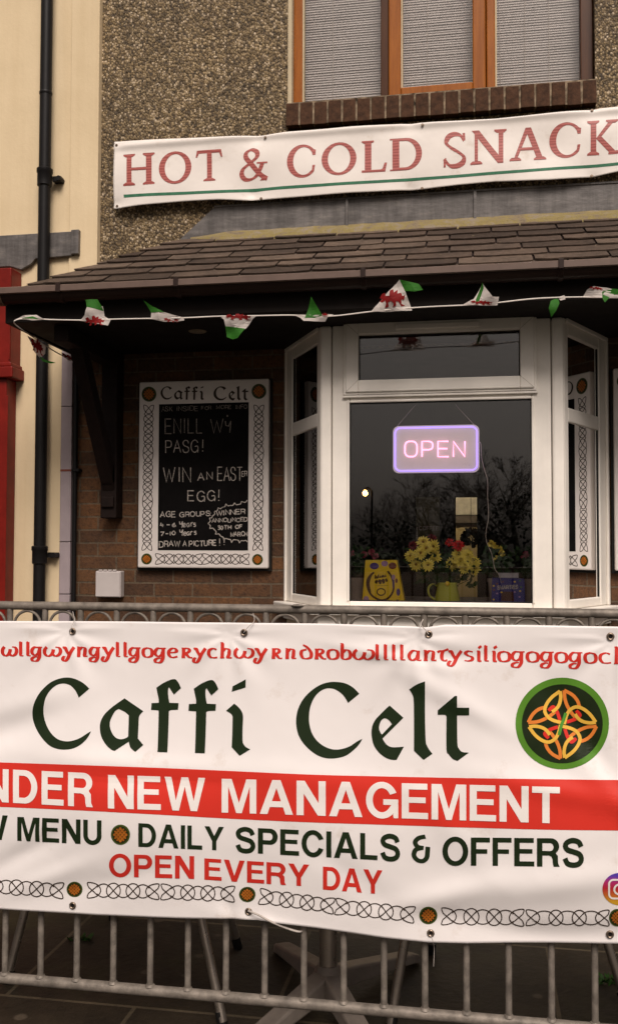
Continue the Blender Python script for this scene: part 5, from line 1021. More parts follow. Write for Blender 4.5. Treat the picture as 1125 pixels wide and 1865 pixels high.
def flower(name, label, group, pos, r, mat, face, layers=3, n=16, base=None):
    t = thing(name, label, 'flower', pos, group); P = Vector(pos); F = Vector(face).normalized()
    X = F.cross(Vector((0, 0, 1))).normalized(); Y2 = X.cross(F)
    m = MB()
    for L in range(layers):
        rr = r * (1 - 0.24 * L); lift = 0.25 + 0.35 * L
        for k in range(n):
            a = 2 * pi * (k + 0.5 * L) / n + random.uniform(-0.1, 0.1); d = X * cos(a) + Y2 * sin(a); s = X * -sin(a) + Y2 * cos(a); w = rr * 0.17
            r2 = rr * random.uniform(0.85, 1.08)
            b0 = P + d * r * 0.12 + F * 0.002; md = P + d * r2 * 0.6 + F * (r * lift * 0.55); tp = P + d * r2 + F * (r * lift * random.uniform(0.3, 0.8))
            m.add([b0 - s * w * 0.4, b0 + s * w * 0.4, md + s * w, tp + s * w * 0.3, tp - s * w * 0.3, md - s * w], [(0, 1, 2, 5), (5, 2, 3, 4)])
    m.build('petals', mat, t)
    if base is not None:
        c2 = MB(); c2.add([P + F * r * 0.25 + X * r * 0.2 * cos(a) + Y2 * r * 0.2 * sin(a) for a in [2 * pi * k / 10 for k in range(10)]] + [P + F * r * 0.42], [(k, (k + 1) % 10, 10) for k in range(10)]); c2.build('centre', 'centre', t)
    top = Vector((jc.x, YJ, sillz + hh * 0.6)); pth = crom([P - F * 0.004, P + Vector((0, 0.02, -0.04)), (P + top) / 2 + Vector((0, 0.02, -0.02)), top], False, 4)
    s = MB(); s.tube(pth, 0.0016, 5)
    for k in range(5):
        p = pth[2 + k * 2 % (len(pth) - 2)]; a = random.uniform(0, 2 * pi); d = Vector((cos(a), sin(a) * 0.6, random.uniform(-0.2, 0.7))).normalized(); s2 = d.cross(Vector((0, 1, 0.3))).normalized() * 0.009
        L = random.uniform(0.03, 0.055); s.add([p, p + d * L * 0.5 + s2, p + d * L, p + d * L * 0.5 - s2], [(0, 1, 2, 3)])
    s.build('stem', 'leaf', t); return t
fl_ = lambda x, y, Y: atY(x, y, Y)
for i, (x, y, Y) in enumerate(((748, 1013, -0.33), (765, 1008, -0.35), (776, 999, -0.35), (790, 995, -0.33), (779, 1030, -0.36), (757, 1028, -0.32), (770, 988, -0.31), (792, 1015, -0.31))):
    flower('chrysanthemum', 'yellow chrysanthemum in the open left-hand bunch above the jug handle', 'yellow flowers in left bunch', fl_(x, y, Y), 0.036, 'petal', (random.uniform(-0.4, 0.3), -1, random.uniform(-0.1, 0.5)), 3, 15, 1)
for i, (x, y, Y) in enumerate(((838, 1022, -0.36), (850, 1012, -0.33), (862, 1024, -0.33), (846, 1034, -0.34), (862, 1036, -0.31), (834, 1010, -0.31), (822, 1028, -0.30))):
    flower('chrysanthemum', 'yellow chrysanthemum in the dense right-hand bunch above the jug spout', 'yellow flowers in right bunch', fl_(x, y, Y), 0.036, 'petal', (random.uniform(-0.2, 0.5), -1, random.uniform(-0.1, 0.5)), 4, 15)
flower('carnation', 'bright red carnation, larger one above the right yellow bunch', None, fl_(834, 994, -0.32), 0.034, 'redpetal', (0.1, -1, 0.5), 5, 14)
flower('carnation', 'bright red carnation, smaller one left of the bigger red bloom', None, fl_(818, 988, -0.31), 0.024, 'redpetal', (-0.3, -1, 0.5), 5, 12)
flower('carnation', 'dark red carnation low behind the left end of the yellow bunch', None, fl_(752, 994, -0.25), 0.028, 'darkred', (-0.3, -1, 0.5), 5, 12)
flower('carnation', 'dark red carnation standing above the top of the left yellow bunch', None, fl_(786, 981, -0.25), 0.028, 'darkred', (0, -1, 0.6), 5, 12)
# foliage filling the jug's bouquet: part of the cut greenery
gf = MB()
for k in range(170):
    a = random.uniform(-1, 1); P = Vector((jc.x + a * 0.13, YJ + random.uniform(-0.05, 0.08), sillz + hh + random.uniform(-0.02, 0.14 + 0.05 * random.random()))); d = Vector((random.uniform(-1, 1) + a, random.uniform(-1, 0.4), random.uniform(-0.6, 1))).normalized(); s2 = d.cross(Vector((0.1, 1, 0.2))).normalized() * random.uniform(0.005, 0.011); L = random.uniform(0.02, 0.05)
    gf.add([P, P + d * L * 0.5 + s2, P + d * L, P + d * L * 0.5 - s2], [(0, 1, 2, 3)])
tag(gf.build('cut_greenery', 'leaf'), 'dark green leaves of the bouquet spilling over the jug rim', 'greenery')

def pot_plant(label, x, y, Y, blooms, bmat, potw=0.05):
    v = atY(x, y, Y); t = thing('potted_plant', label, 'plant', (v.x, Y, sillz), None)
    MB().lathe([(potw * 0.75, 0), (potw, 0.1), (potw * 1.06, 0.1), (potw * 1.06, 0.118), (potw * 0.95, 0.118), (potw * 0.9, 0.09)], (v.x, Y, sillz), 20).build('pot', 'pot', t, 0, True)
    g = MB()
    for k in range(90):
        P = Vector((v.x + random.gauss(0, potw * 0.8), Y + random.gauss(0, potw * 0.6), sillz + 0.12 + random.uniform(0, 0.15))); d = Vector((random.uniform(-1, 1), random.uniform(-1, 1), random.uniform(-0.3, 1))).normalized(); s2 = d.cross(Vector((0.1, 1, 0.2))).normalized() * 0.012; L = 0.035
        g.add([P, P + d * L * 0.5 + s2, P + d * L, P + d * L * 0.5 - s2], [(0, 1, 2, 3)])
    g.build('foliage', 'leaf', t)
    for bx_, by_ in blooms:
        P = atY(bx_, by_, Y - 0.02); b = MB()
        for k in range(26):
            d = Vector((random.gauss(0, 1), random.gauss(0, 1), random.gauss(0, 1))).normalized(); s2 = d.cross(Vector((0.3, 0.5, 0.2))).normalized() * 0.007; b.add([P + d * 0.004 - s2 * 0.4, P + d * 0.016 - s2, P + d * 0.019 + s2, P + d * 0.004 + s2 * 0.4], [(0, 1, 2, 3)])
        b.build('bloom', bmat, t)
pot_plant('pink flowering plant in a pale pot behind the yellow carton', 648, 1080, -0.22, [(640, 1008), (662, 1010), (683, 1013), (676, 1005)], 'pink')
pot_plant('plant with a single pink bloom at the right end of the bay sill', 962, 1080, -0.2, [(953, 1012), (957, 1010)], 'pink')
pot_plant('dim plant with small yellow blooms behind the dark blue carton', 905, 1075, -0.12, [(900, 993), (908, 1000), (913, 1008), (904, 1018), (893, 990)], 'petal')
# seen deeper inside
IY = 0.8
a, b2 = atY(757, 1000, IY), atY(800, 905, IY)
im = thing('menu_panel', 'tall dim chalk menu panel hanging inside the cafe behind the flowers', 'menu board', (a.x, IY, a.z))
MB().box(a.x, b2.x, IY, IY + 0.03, a.z - 0.2, b2.z).build('board', 'menuwood', im, 0.003)
p = Print(0.001); word(p, 'COFFEE', lambda x, y: ((lambda v: (v.x, v.z))(atY(x, y, IY))), 762, 798, 966, 966, 8, 8, 1.6, 0.3); p.add(strip([(759, 960), (759, 998)], 2.5), lambda x, y: ((lambda v: (v.x, v.z))(atY(x, y, IY)))) ; p.t = [t for t in p.t]; p.build('chalk_marks', 'chalk', im, lambda X, Zv: IY)
hb_ = atY(857, 980, 5.0); hw = MB()
for k in range(240):
    d = Vector((random.gauss(0, 1), random.gauss(0, 1), random.gauss(0, 0.7))).normalized(); P = hb_ + d * 0.07 * random.uniform(0.6, 1.25); s2 = d.cross(Vector((0.3, 0.5, 0.2))).normalized() * 0.016; hw.add([P - s2, P + d * 0.03 - s2, P + d * 0.036 + s2, P + s2], [(0, 1, 2, 3)])
hg = thing('hanging_ball', 'dark dried-leaf ball hanging on a cord in the lit back room', 'decoration', hb_); hw.build('leaves', 'dark', hg); MB().tube([hb_, hb_ + Vector((0, 0, 0.9))], 0.003, 5).build('cord', 'dark', hg)
bulb = thing('ceiling_lamp', 'lit lamp on the ceiling of the back room behind the doorway', 'lamp', (dxa - 0.3, 4.6, 2.55)); MB().lathe([(0.02, 0.04), (0.09, 0.0), (0.1, -0.05), (0.06, -0.1), (0.01, -0.11)], (dxa + 0.1, 4.5, 2.55), 20).build('shade', 'bulb', bulb, 0, True)

# ================================================================== CROWD BARRIER
RY = -3.0
ba = thing('crowd_barrier', 'grey galvanised crowd barrier with vertical bars carrying the big cafe banner', 'barrier', (-0.4, RY, 0))
bX0, bX1 = -1.62, 0.84
zT = PZ(563, 1110, RY); zB = PZ(563, 1829, RY)
m = MB(); m.tube([(bX0, RY, zT), (bX1, RY, zT)], 0.0105, 14); m.build('top_rail', 'steel', ba, 0, True)
m = MB(); m.tube([(bX0, RY, zB), (bX1, RY, zB)], 0.0128, 14); m.build('bottom_rail', 'steel', ba, 0, True)
xa_, xb_ = PX(75, 1720, RY), PX(1082, 1760, RY); spc = (xb_ - xa_) / 14.0
k = -5
barx = []
while True:
    X = xa_ + spc * k; k += 1
    if X < bX0 + 0.04: continue
    if X > bX1 - 0.04: break
    barx.append(X)
for X in barx:
    m = MB(); m.tube([(X, RY, zB + 0.012), (X, RY, zT - 0.008)], 0.0076, 10); m.lathe([(0.0125, 0), (0.009, 0.005)], (X, RY, zB + 0.0105), 10); m.build('bar', 'steel', ba, 0, True)
for X, X2 in zip(barx, barx[1:]):
    m = MB(); cxm = (X + X2) / 2; R_ = spc * 0.37
    m.tube([(cxm + R_ * cos(pi * t / 14), RY, zT - 0.0125 - 0.034 + 0.034 * sin(pi * t / 14)) for t in range(15)], 0.0036, 8); m.build('arch', 'steel', ba, 0, True)
for X in (bX0, bX1):
    m = MB(); m.tube([(X, RY, 0.03), (X, RY, zT)], 0.0165, 12); m.build('post', 'steel', ba, 0, True)
    m = MB(); m.tube(crom([(X, RY - 0.28, 0.012), (X, RY - 0.2, 0.05), (X, RY, 0.09), (X, RY + 0.2, 0.05), (X, RY + 0.28, 0.012)], False, 4), 0.014, 8); m.build('foot', 'steel', ba, 0, True)
dr = MB()
v = atY(541, 1109, RY - 0.012); dr.lathe([(0.016, 0), (0.01, 0.003), (0.002, 0.004)], (v.x, RY - 0.003, zT + 0.0085), 12); dr.build('weld_lump', 'steel', ba, 0, True)

# ================================================================== BARRIER BANNER
BY = -3.03
def gauss(x, y, cx_, cy_, ang, sl_, sw):
    dx, dy = x - cx_, y - cy_; u_ = dx * cos(ang) + dy * sin(ang); v_ = -dx * sin(ang) + dy * cos(ang); return math.exp(-(u_ / sl_) ** 2 - (v_ / sw) ** 2)
_pA, _pB = atY(4, 1135, BY), atY(1125, 1135, BY); _sc = 1121 / (_pB.x - _pA.x)
def bb_surf(X, Zv):
    # surface in photo-like units: x to the right, y down
    x = 4 + (X - _pA.x) * _sc; y = 1135 + (_pA.z - Zv) * _sc; d = 0.0
    for (cx_, cy_, an, sl_, sw, am) in ((860, 1265, 0.55, 130, 22, 0.010), (905, 1300, 0.5, 120, 20, -0.006), (1075, 1330, 1.0, 110, 24, -0.012), (1110, 1395, 0.9, 120, 22, 0.010), (1020, 1400, 0.15, 150, 20, 0.006), (1000, 1560, -0.2, 160, 28, 0.011), (830, 1590, -0.35, 110, 22, 0.008), (1080, 1640, -0.12, 140, 26, -0.010), (900, 1640, 0.1, 160, 24, -0.006), (20, 1330, -0.35, 120, 30, -0.010), (60, 1290, -0.3, 110, 26, 0.006), (250, 1385, 0.05, 180, 20, 0.005), (60, 1560, -0.5, 90, 18, -0.007), (110, 1600, -0.4, 90, 18, 0.006), (230, 1600, -0.3, 120, 20, -0.004), (720, 1180, 0.2, 90, 10, 0.004), (860, 1180, -0.1, 120, 12, -0.003), (540, 1670, 0.2, 90, 14, 0.008), (600, 1400, 0.05, 220, 26, 0.005), (340, 1410, -0.02, 200, 16, -0.003), (450, 1640, 1.2, 40, 12, -0.005), (850, 1480, 0.8, 120, 26, 0.004), (660, 1560, 0.6, 120, 24, -0.004)):
        d += 0.95 * am * gauss(x, y, cx_, cy_, an, sl_, sw)
    for gx_ in (129, 444, 780, 1115, -190, 1450): 
        r_ = hypot(x - gx_, y - 1150); d -= 0.006 * math.exp(-(r_ / 26) ** 2); an = math.atan2(y - 1150, x - gx_)
        if y > 1140: d += 0.0017 * sin(an * 9 + gx_) * math.exp(-((r_ - 60) / 55) ** 2)
    d += 0.004 * sin(x * 0.006 + y * 0.004) + 0.0025 * sin(x * 0.017 - y * 0.011 + 1)
    d += 0.032 * math.exp(-((y - 1470) / 150) ** 2) * (0.8 + 0.2 * sin(x * 0.006)) + 0.006 * math.exp(-((y - 1715) / 30) ** 2)
    return BY + 0.006 - d
BTOP = [(-300, 1129), (4, 1131.5), (250, 1132.5), (440, 1134.5), (600, 1136), (745, 1141), (775, 1143), (810, 1138), (950, 1139), (1125, 1142), (1500, 1146)]
BBOT = [(-300, 1652), (4, 1655), (178, 1666), (330, 1671), (445, 1674), (470, 1675), (500, 1681), (540, 1687), (640, 1701), (696, 1709), (779, 1718), (850, 1720.5), (1000, 1720), (1125, 1719), (1500, 1724)]
bb = thing('cafe_banner', 'large white vinyl cafe banner with Celtic lettering and red band tied on the crowd barrier', 'banner', (-0.4, BY, 0.35))
bbX0, bbX1 = -1.5, 0.74
sheet_grid('banner_sheet', 'vinyl', bb, BTOP, BBOT, BY, bb_surf, bbX0, bbX1, 420, 140)
def mp(x, y):
    v = atY(x, y, BY)
    for _ in range(2): v = atY(x, y, bb_surf(v.x, v.z))
    return (v.x, v.z)
CUT = 0.012
rb_ = Print(0.0007); TE = [(-60, 1386), (4, 1388.5), (140, 1393), (280, 1398), (420, 1404), (563, 1410.5), (700, 1414), (850, 1417), (1000, 1419), (1125, 1420.5), (1300, 1422)]; BE = [(1300, 1515), (1125, 1512.5), (1000, 1511), (850, 1507), (700, 1502), (563, 1497.5), (420, 1491), (280, 1483), (140, 1475.5), (4, 1469.5), (-60, 1466)]
rb_.add(poly_tris([crom(TE, False, 3) + crom(BE, False, 3)]), mp); rb_.build('red_band', 'redprint', bb, bb_surf, CUT)
def line(name, mat, off, items):
    t_ = Print(off)
    for it in items: boldword(t_, it[0], mp, *it[1:])
    t_.build(name, mat, bb, bb_surf, CUT)
line('slogan_lettering', 'whiteprint', 0.0015, [('U', -92, -42, 1456, 1458, 60, 60), ('NDER', -27, 170, 1459, 1470, 60, 62, 0.153)])
line('slogan_lettering', 'whiteprint', 0.0015, [('NEW', 197.5, 374, 1472, 1477.5, 61, 61, 0.12)])
line('slogan_lettering', 'whiteprint', 0.0015, [('MANAGEMENT', 404, 1018.5, 1479.5, 1499.5, 61.5, 66.5, 0.1)])
line('offer_lettering', 'green', 0.0008, [('W', -42, 15, 1528, 1530, 45, 45), ('MENU', 32.5, 185.5, 1531, 1538.5, 43.5, 44.5, 0.12)])
line('offer_lettering', 'green', 0.0008, [('DAILY', 252.5, 408, 1542, 1549, 43, 43, 0.11)])
line('offer_lettering', 'green', 0.0008, [('SPECIALS', 428.5, 728.5, 1552, 1568.5, 46, 48.5, 0.1)])
line('offer_lettering', 'green', 0.0008, [('&', 749, 783, 1570, 1572, 48, 48), ('OFFERS', 805, 1062.5, 1575.5, 1579, 51, 52, 0.1)])
line('hours_lettering', 'redtext', 0.0008, [('OPEN', 199, 354, 1596, 1600.5, 41, 41.5, 0.12)])
line('hours_lettering', 'redtext', 0.0008, [('EVERY', 372.5, 563, 1602, 1614.5, 39, 40, 0.1)])
line('hours_lettering', 'redtext', 0.0008, [('DAY', 588, 696, 1620, 1628.5, 42, 43.5, 0.08)])
for part_ in (CAFFI[:6], CAFFI[6:]):
    tx = Print(0.0008)
    for L in part_: tx.add(poly_tris([outline(l) for l in L]), mp)
    tx.build('name_lettering', 'green', bb, bb_surf, CUT)
tx = Print(0.0008)
name_ = [('w', 4, 33), ('l', 35, 45), ('l', 48, 58), ('g', 57, 79), ('w', 80.5, 113), ('y', 114, 137), ('n', 140, 162), ('g', 163, 185), ('y', 186, 209), ('l', 211, 221), ('l', 225, 235), ('g', 235, 258), ('o', 259, 280), ('g', 281, 304), ('e', 305, 327), ('R', 330, 352), ('y', 352, 376), ('c', 378, 398), ('h', 400, 424), ('w', 427, 463), ('y', 463, 487), ('R', 494, 515), ('n', 519, 541), ('d', 546, 570), ('R', 572, 595), ('o', 595, 618), ('b', 618, 641), ('w', 643, 682), ('l', 683, 693), ('l', 698, 708), ('l', 713, 723), ('l', 727, 739), ('a', 742, 768), ('n', 770, 796), ('t', 797, 816), ('y', 815, 841), ('s', 843, 864), ('i', 866, 877), ('l', 880, 891), ('i', 894, 905), ('o', 905, 930), ('g', 930, 956), ('o', 957, 982), ('g', 983, 1009), ('o', 1009, 1034), ('g', 1035, 1061), ('o', 1062, 1087), ('c', 1089, 1114), ('h', 1116, 1142)]
def base(x):
    L = [(0, 1194.5), (204, 1196), (300, 1197.6), (440, 1198.5), (560, 1199.8), (730, 1202.5), (870, 1204.2), (960, 1205.6), (1090, 1208), (1200, 1210)]
    for (a, b2), (c2, d2) in zip(L, L[1:]):
        if x <= c2: return b2 + (d2 - b2) * (x - a) / (c2 - a)
    return L[-1][1]
for ch_, x0, x1 in name_:
    xh = 16.6 + 2.4 * x0 / 1100; ww = UNW.get(ch_, 0.95); fx = (x1 - x0 - 2) / ww; nibw = 6.6 if ch_ not in 'il' else 6.2
    for st in UN[ch_]:
        pp = [(x0 + 1 + p.x * fx, base(x0) - p.y * xh) for p in crom(st, False, 5)]
        tx.add(strip(pp, 3, False, (radians(8), 2.0, nibw)), mp)
tx.build('place_name', 'redtext', bb, bb_surf, CUT)
# round emblem
em = Print(0.0008); em.add(poly_tris([ell(1023, 1317.5, 85, 83.5, 0, 360, 60)]), mp); emo = em.build('emblem', 'ring', bb, bb_surf, CUT)
e2 = Print(0.0014); e2.add(poly_tris([ell(1023, 1318, 73.5, 72, 0, 360, 60)]), mp); e2.build('emblem_face', 'discdark', emo, bb_surf, CUT)
ze = lambda p: (900 + p[0] / 5, 1200 + p[1] / 5)
loops = [('orange', [[(305, 578), (345, 505), (400, 458), (462, 438)], [(305, 578), (380, 572), (450, 548), (515, 508), (560, 470)]]), ('redloop', [[(490, 470), (530, 435), (562, 470), (580, 515), (592, 555)]]), ('yel', [[(594, 292), (522, 345), (472, 408), (455, 472), (485, 528), (540, 560), (612, 578)], [(594, 292), (600, 350), (587, 410), (560, 452), (520, 480)]])]
for li, (mt, ss) in enumerate(loops):
    p = Print(0.0020 + 0.0006 * li)
    for k in range(4):
        an = pi / 2 * k
        for s_ in ss:
            pts = [(615 + (x - 615) * cos(an) - (y - 595) * sin(an), 595 + (x - 615) * sin(an) + (y - 595) * cos(an)) for x, y in s_]
            p.add(strip([ze(v) for v in crom(pts, False, 5)], 6.2), mp)
    p.build('emblem_loop', mt, emo, bb_surf, CUT)
p = Print(0.0040); p.add(strip([ze(v) for v in crom([(645, 490), (628, 545), (605, 605), (585, 690)], False, 5)], 5.6), mp); p.build('emblem_loop', 'greenloop', emo, bb_surf, CUT)
for x, y, rx_, ry_ in ((220, 1520, 17.5, 18.5), (136.5, 1619.5, 14.5, 14), (450.5, 1628.8, 15, 14), (779.5, 1667, 16.5, 16), (1123, 1671, 15, 16), (-178, 1610, 15, 15)): medallion(bb, 'medallion', bb_surf, CUT, x, y, rx_, mp, ry_)
kn = (bb, bb_surf, CUT, 0.0008)
for a, b2, H in (((-152, 1603), (-22, 1611), 28), ((-18, 1613), (116, 1622), 28), ((160, 1621), (290, 1623.5), 27.5), ((294, 1624), (427, 1628), 28), ((473, 1632), (608, 1650), 28), ((611, 1650.5), (754, 1666), 29), ((804, 1668.5), (953, 1671), 30), ((957.5, 1671), (1108, 1671.5), 28), ((1140, 1672), (1290, 1673), 28)): chain_on(kn, mp, a, b2, H, 1.9)
ig = Print(0.0008); ig.add(poly_tris([ell(1127, 1619, 31, 29.5, 0, 360, 48)]), mp); igo = ig.build('social_icon', 'insta', bb, bb_surf, CUT)
ig = Print(0.0014); rr_ = rrect(1108, 1146, 1602, 1636, 8); ig.add(strip(rr_, 3.4, True), mp); ig.add(strip(ell(1127, 1619.5, 9.5, 9), 3.4, True), mp); ig.add(poly_tris([ell(1138, 1609, 2.4, 2.2)]), mp); ig.build('icon_outline', 'whiteprint', igo, bb_surf, CUT)
for x, y in ((129, 1150.5), (444.5, 1152), (780, 1155.5), (1112, 1160), (134, 1648), (453, 1659.5), (783.5, 1701), (1110, 1702)):
    v = atY(x, y, BY); yy = bb_surf(v.x, v.z) - 0.001
    e = MB(); e.tube([(v.x + 0.0062 * cos(2 * pi * k / 18), yy - 0.001, v.z + 0.0062 * sin(2 * pi * k / 18)) for k in range(18)], 0.0024, 8, True); eo = e.build('eyelet', 'eyelet', bb, 0, True)
    MB().disc((v.x, v.z), 0.0056, yy - 0.0006, yy + 0.0004, 16).build('eyelet_hole', 'hole', eo)
q3 = lambda x, y, Y: atY(x, y, Y)
ties = [('white cord tied from lower banner eyelet to the barrier bar, loose end trailing', [(452, 1659, -3.04), (470, 1666, -3.045), (490, 1677, -3.035), (515, 1688, -3.02), (545, 1697, -3.015), (553, 1690, -2.985)], 0.0024),
        ('thin cord tying the top left banner eyelet up to the rail', [(129, 1150, -3.04), (131, 1140, -3.04), (136, 1129, -3.03), (133, 1114, -3.012)], 0.0008),
        ('white cord puckering the banner at the eyelet right of centre', [(780, 1155, -3.045), (774, 1147, -3.045), (766, 1138, -3.035), (770, 1128, -3.02)], 0.0012),
        ('short white cord at the banner top near the second eyelet', [(444, 1152, -3.04), (452, 1142, -3.04), (463, 1131, -3.03), (461, 1117, -3.012)], 0.0008),
        ('thin string hanging down from the bottom right banner eyelet', [(783, 1702, -3.045), (788, 1715, -3.045), (790, 1730, -3.02), (789, 1760, -3.015)], 0.0007)]
for lab, P_, r_ in ties:
    tag(MB().tube(crom([q3(*p) for p in P_], False, 5), r_, 6).build('tie_cord', 'tie', None, 0, True), lab, 'cord')

# ================================================================== BUNTING
UY = -0.975
bu = thing('bunting', 'string of green and white dragon pennants looped along the canopy gutter', 'bunting', (-2.2, UY, 2.36))
def q4(x, y, dy=0): return atY(x, y, UY + dy)
m = MB(); m.tube(crom([atY(128, 655, -0.2), atY(95, 637, -0.45), atY(55, 610, -0.7), q4(26, 588), q4(45, 580), q4(90, 582), q4(150, 583), q4(220, 581), q4(330, 579), q4(400, 576), q4(470, 575), q4(530, 574), q4(600, 576), q4(680, 567), q4(760, 560), q4(840, 556), q4(890, 553), q4(960, 545), q4(1010, 542), q4(1060, 541), q4(1125, 540), q4(1400, 520)], False, 4), 0.0029, 6); m.build('cord', 'cord', bu, 0, True)
def flag(name, mat, poly, parent, dy=-0.006, amp=0.012, seed=0, Yf=None, smooth=False):
    bm = bmesh.new(); P = [tuple(p) for p in poly]
    tr = poly_tris([P]); Yb = UY if Yf is None else Yf
    for t in tr:
        vs = [bm.verts.new(atY(p[0], p[1], Yb + dy)) for p in t]
        bm.faces.new(vs)
    bmesh.ops.remove_doubles(bm, verts=bm.verts, dist=1e-5)
    bmesh.ops.subdivide_edges(bm, edges=bm.edges[:], cuts=3, use_grid_fill=True)
    bmesh.ops.recalc_face_normals(bm, faces=bm.faces)
    for v in bm.verts: v.co.y += amp * sin(v.co.x * 55 + v.co.z * 30 + seed) * 0.5 + amp * 0.5 * sin(v.co.x * 25 - v.co.z * 60 + seed * 2)
    me = bpy.data.meshes.new(name); bm.to_mesh(me); bm.free(); return link(name, me, mat, parent)
def dragon(parent, cx_, cy_, w, h, sl=0.0, dy=-0.0085, amp=0.012, seed=0, Yf=None):
    # abstract walking beast: body, raised wing, head, legs, tail
    P = [(-0.5, -0.1), (-0.42, -0.3), (-0.3, -0.34), (-0.26, -0.16), (-0.12, -0.12), (-0.1, -0.42), (0.02, -0.5), (0.06, -0.3), (0.2, -0.46), (0.2, -0.22), (0.34, -0.26), (0.4, -0.06), (0.5, -0.1), (0.46, 0.16), (0.36, 0.1), (0.36, 0.34), (0.5, 0.44), (0.36, 0.48), (0.24, 0.22), (0.14, 0.2), (0.16, 0.42), (0.02, 0.5), (0.06, 0.3), (-0.06, 0.16), (-0.16, 0.22), (-0.14, 0.44), (-0.3, 0.48), (-0.24, 0.26), (-0.28, 0.1), (-0.42, 0.18), (-0.5, 0.08), (-0.4, 0.0)]
    flag('dragon_print', 'bunt_r', [(cx_ + p[0] * w, cy_ + p[1] * h + sl * p[0] * w) for p in P], parent, dy, amp, seed, Yf)
def pen(label, parts, drg=(), seed=0, Yf=None, amp=0.012):
    root = None
    for i, (mat, poly) in enumerate(parts):
        root = flag('pennant' if root is None else 'pennant_tip', mat, poly, bu if root is None else root, -0.006 - 0.0012 * i, amp, seed, Yf)
    for d in drg: dragon(root, *d, seed=seed, Yf=Yf, amp=amp, dy=-0.006 - 0.0012 * len(parts))
    return root
pen('', [('bunt_w', [(28, 580), (45, 574), (66, 573), (82, 582), (60, 584)]), ('bunt_g', [(40, 580), (60, 576), (72, 581)])], seed=0.5)
pen('', [('bunt_w', [(145, 584), (155, 574), (160, 558), (188, 558), (189, 575), (202, 583), (197, 593), (178, 590)]), ('bunt_g', [(156, 546), (166, 544), (176, 544), (186, 558), (188, 566), (159, 559)])], [(172, 584, 36, 18)], 1)
pen('', [('bunt_w', [(275, 567), (300, 569), (335, 578), (336, 584), (300, 586), (275, 581)]), ('bunt_g', [(262, 547), (275, 556), (300, 569), (275, 569)])], [(312, 582, 26, 8)], 2)
pen('', [('bunt_w', [(400, 576), (468, 575), (460, 581), (446, 599), (411, 596), (408, 582)]), ('bunt_g', [(410, 594), (446, 598), (434, 616), (424, 618), (412, 613)])], [(434, 577, 46, 12)], 3)
pen('', [('bunt_w', [(534, 573), (608, 573), (598, 577), (592, 586), (553, 585), (547, 579)]), ('bunt_g', [(567, 541), (577, 558), (587, 575), (572, 579), (555, 579), (561, 560)])], [(592, 574, 10, 7)], 4)
pen('', [('bunt_w', [(676, 568), (700, 538), (727, 509), (738, 532), (750, 565), (712, 567)]), ('bunt_g', [(727, 509), (745, 513), (762, 517), (770, 528), (755, 532), (737, 530)])], [(714, 543, 46, 34, -0.1)], 5)
pen('', [('bunt_w', [(838, 557), (862, 545), (878, 516), (896, 541), (908, 541), (905, 556), (880, 556)]), ('bunt_g', [(878, 514), (880, 524), (872, 548), (866, 553), (866, 545)])], [(876, 551, 40, 8)], 6)
pen('', [('bunt_g', [(1015, 540), (1002, 548), (998, 562), (1003, 578), (1012, 566), (1018, 552)]), ('bunt_w', [(1015, 540), (1027, 537), (1029, 545), (1020, 547)])], seed=7)
pen('', [('bunt_w', [(1060, 541), (1068, 528), (1080, 522), (1105, 523), (1130, 530), (1160, 545)]), ('bunt_g', [(1096, 530), (1115, 525), (1150, 532), (1112, 538), (1100, 552), (1096, 545)])], [(1085, 525, 26, 5)], 8)
pen('', [('bunt_w', [(52, 612), (78, 626), (84, 632), (82, 644), (74, 652), (64, 640)]), ('bunt_g', [(72, 648), (82, 655), (103, 661), (92, 662), (78, 658)])], [(68, 630, 22, 26, 0.6)], 9, Yf=-0.66)
pen('', [('bunt_w', [(110, 641), (135, 652), (142, 658), (125, 657)])], [(124, 650, 24, 9, 0.5)], 10, Yf=-0.28)

# ================================================================== TABLE AND CHAIRS BEHIND THE BARRIER
tc = atZ(597, 1846, 0.0)
tb = thing('cafe_table', 'round aluminium pedestal table with a four-armed foot behind the barrier', 'table', (tc.x, tc.y, 0))
MB().lathe([(0.024, 0.08), (0.024, 0.68), (0.05, 0.69), (0.05, 0.70)], (tc.x, tc.y, 0), 20).build('column', 'steeldark', tb, 0, True)
MB().lathe([(0.29, 0), (0.30, 0.006), (0.30, 0.022), (0.29, 0.028)], (tc.x, tc.y, 0.70), 40).build('table_top', 'alu', tb, 0, True)
MB().lathe([(0.05, 0.0), (0.052, 0.03), (0.036, 0.06), (0.028, 0.075)], (tc.x, tc.y, 0.055), 20).build('hub', 'alu', tb, 0, True)
for an in (60, 120, 241, 299):
    d = Vector((cos(radians(an)), sin(radians(an)), 0)); s_ = Vector((-d.y, d.x, 0)); m = MB(); vs = []
    for t, w, z0, z1 in ((0.03, 0.03, 0.06, 0.115), (0.22, 0.03, 0.04, 0.075), (0.38, 0.028, 0.015, 0.042), (0.42, 0.02, 0.0, 0.026)):
        c0_ = Vector((tc.x, tc.y, 0)) + d * t; vs += [c0_ + s_ * w + Z * z0, c0_ - s_ * w + Z * z0, c0_ - s_ * w * 0.85 + Z * z1, c0_ + s_ * w * 0.85 + Z * z1]
    fs = [(0, 1, 2, 3), (15, 14, 13, 12)]
    for i in range(3):
        for k in range(4): fs.append((i * 4 + k, (i + 1) * 4 + k, (i + 1) * 4 + (k + 1) % 4, i * 4 + (k + 1) % 4))
    m.add(vs, fs).build('foot', 'alu', tb, 0.006)
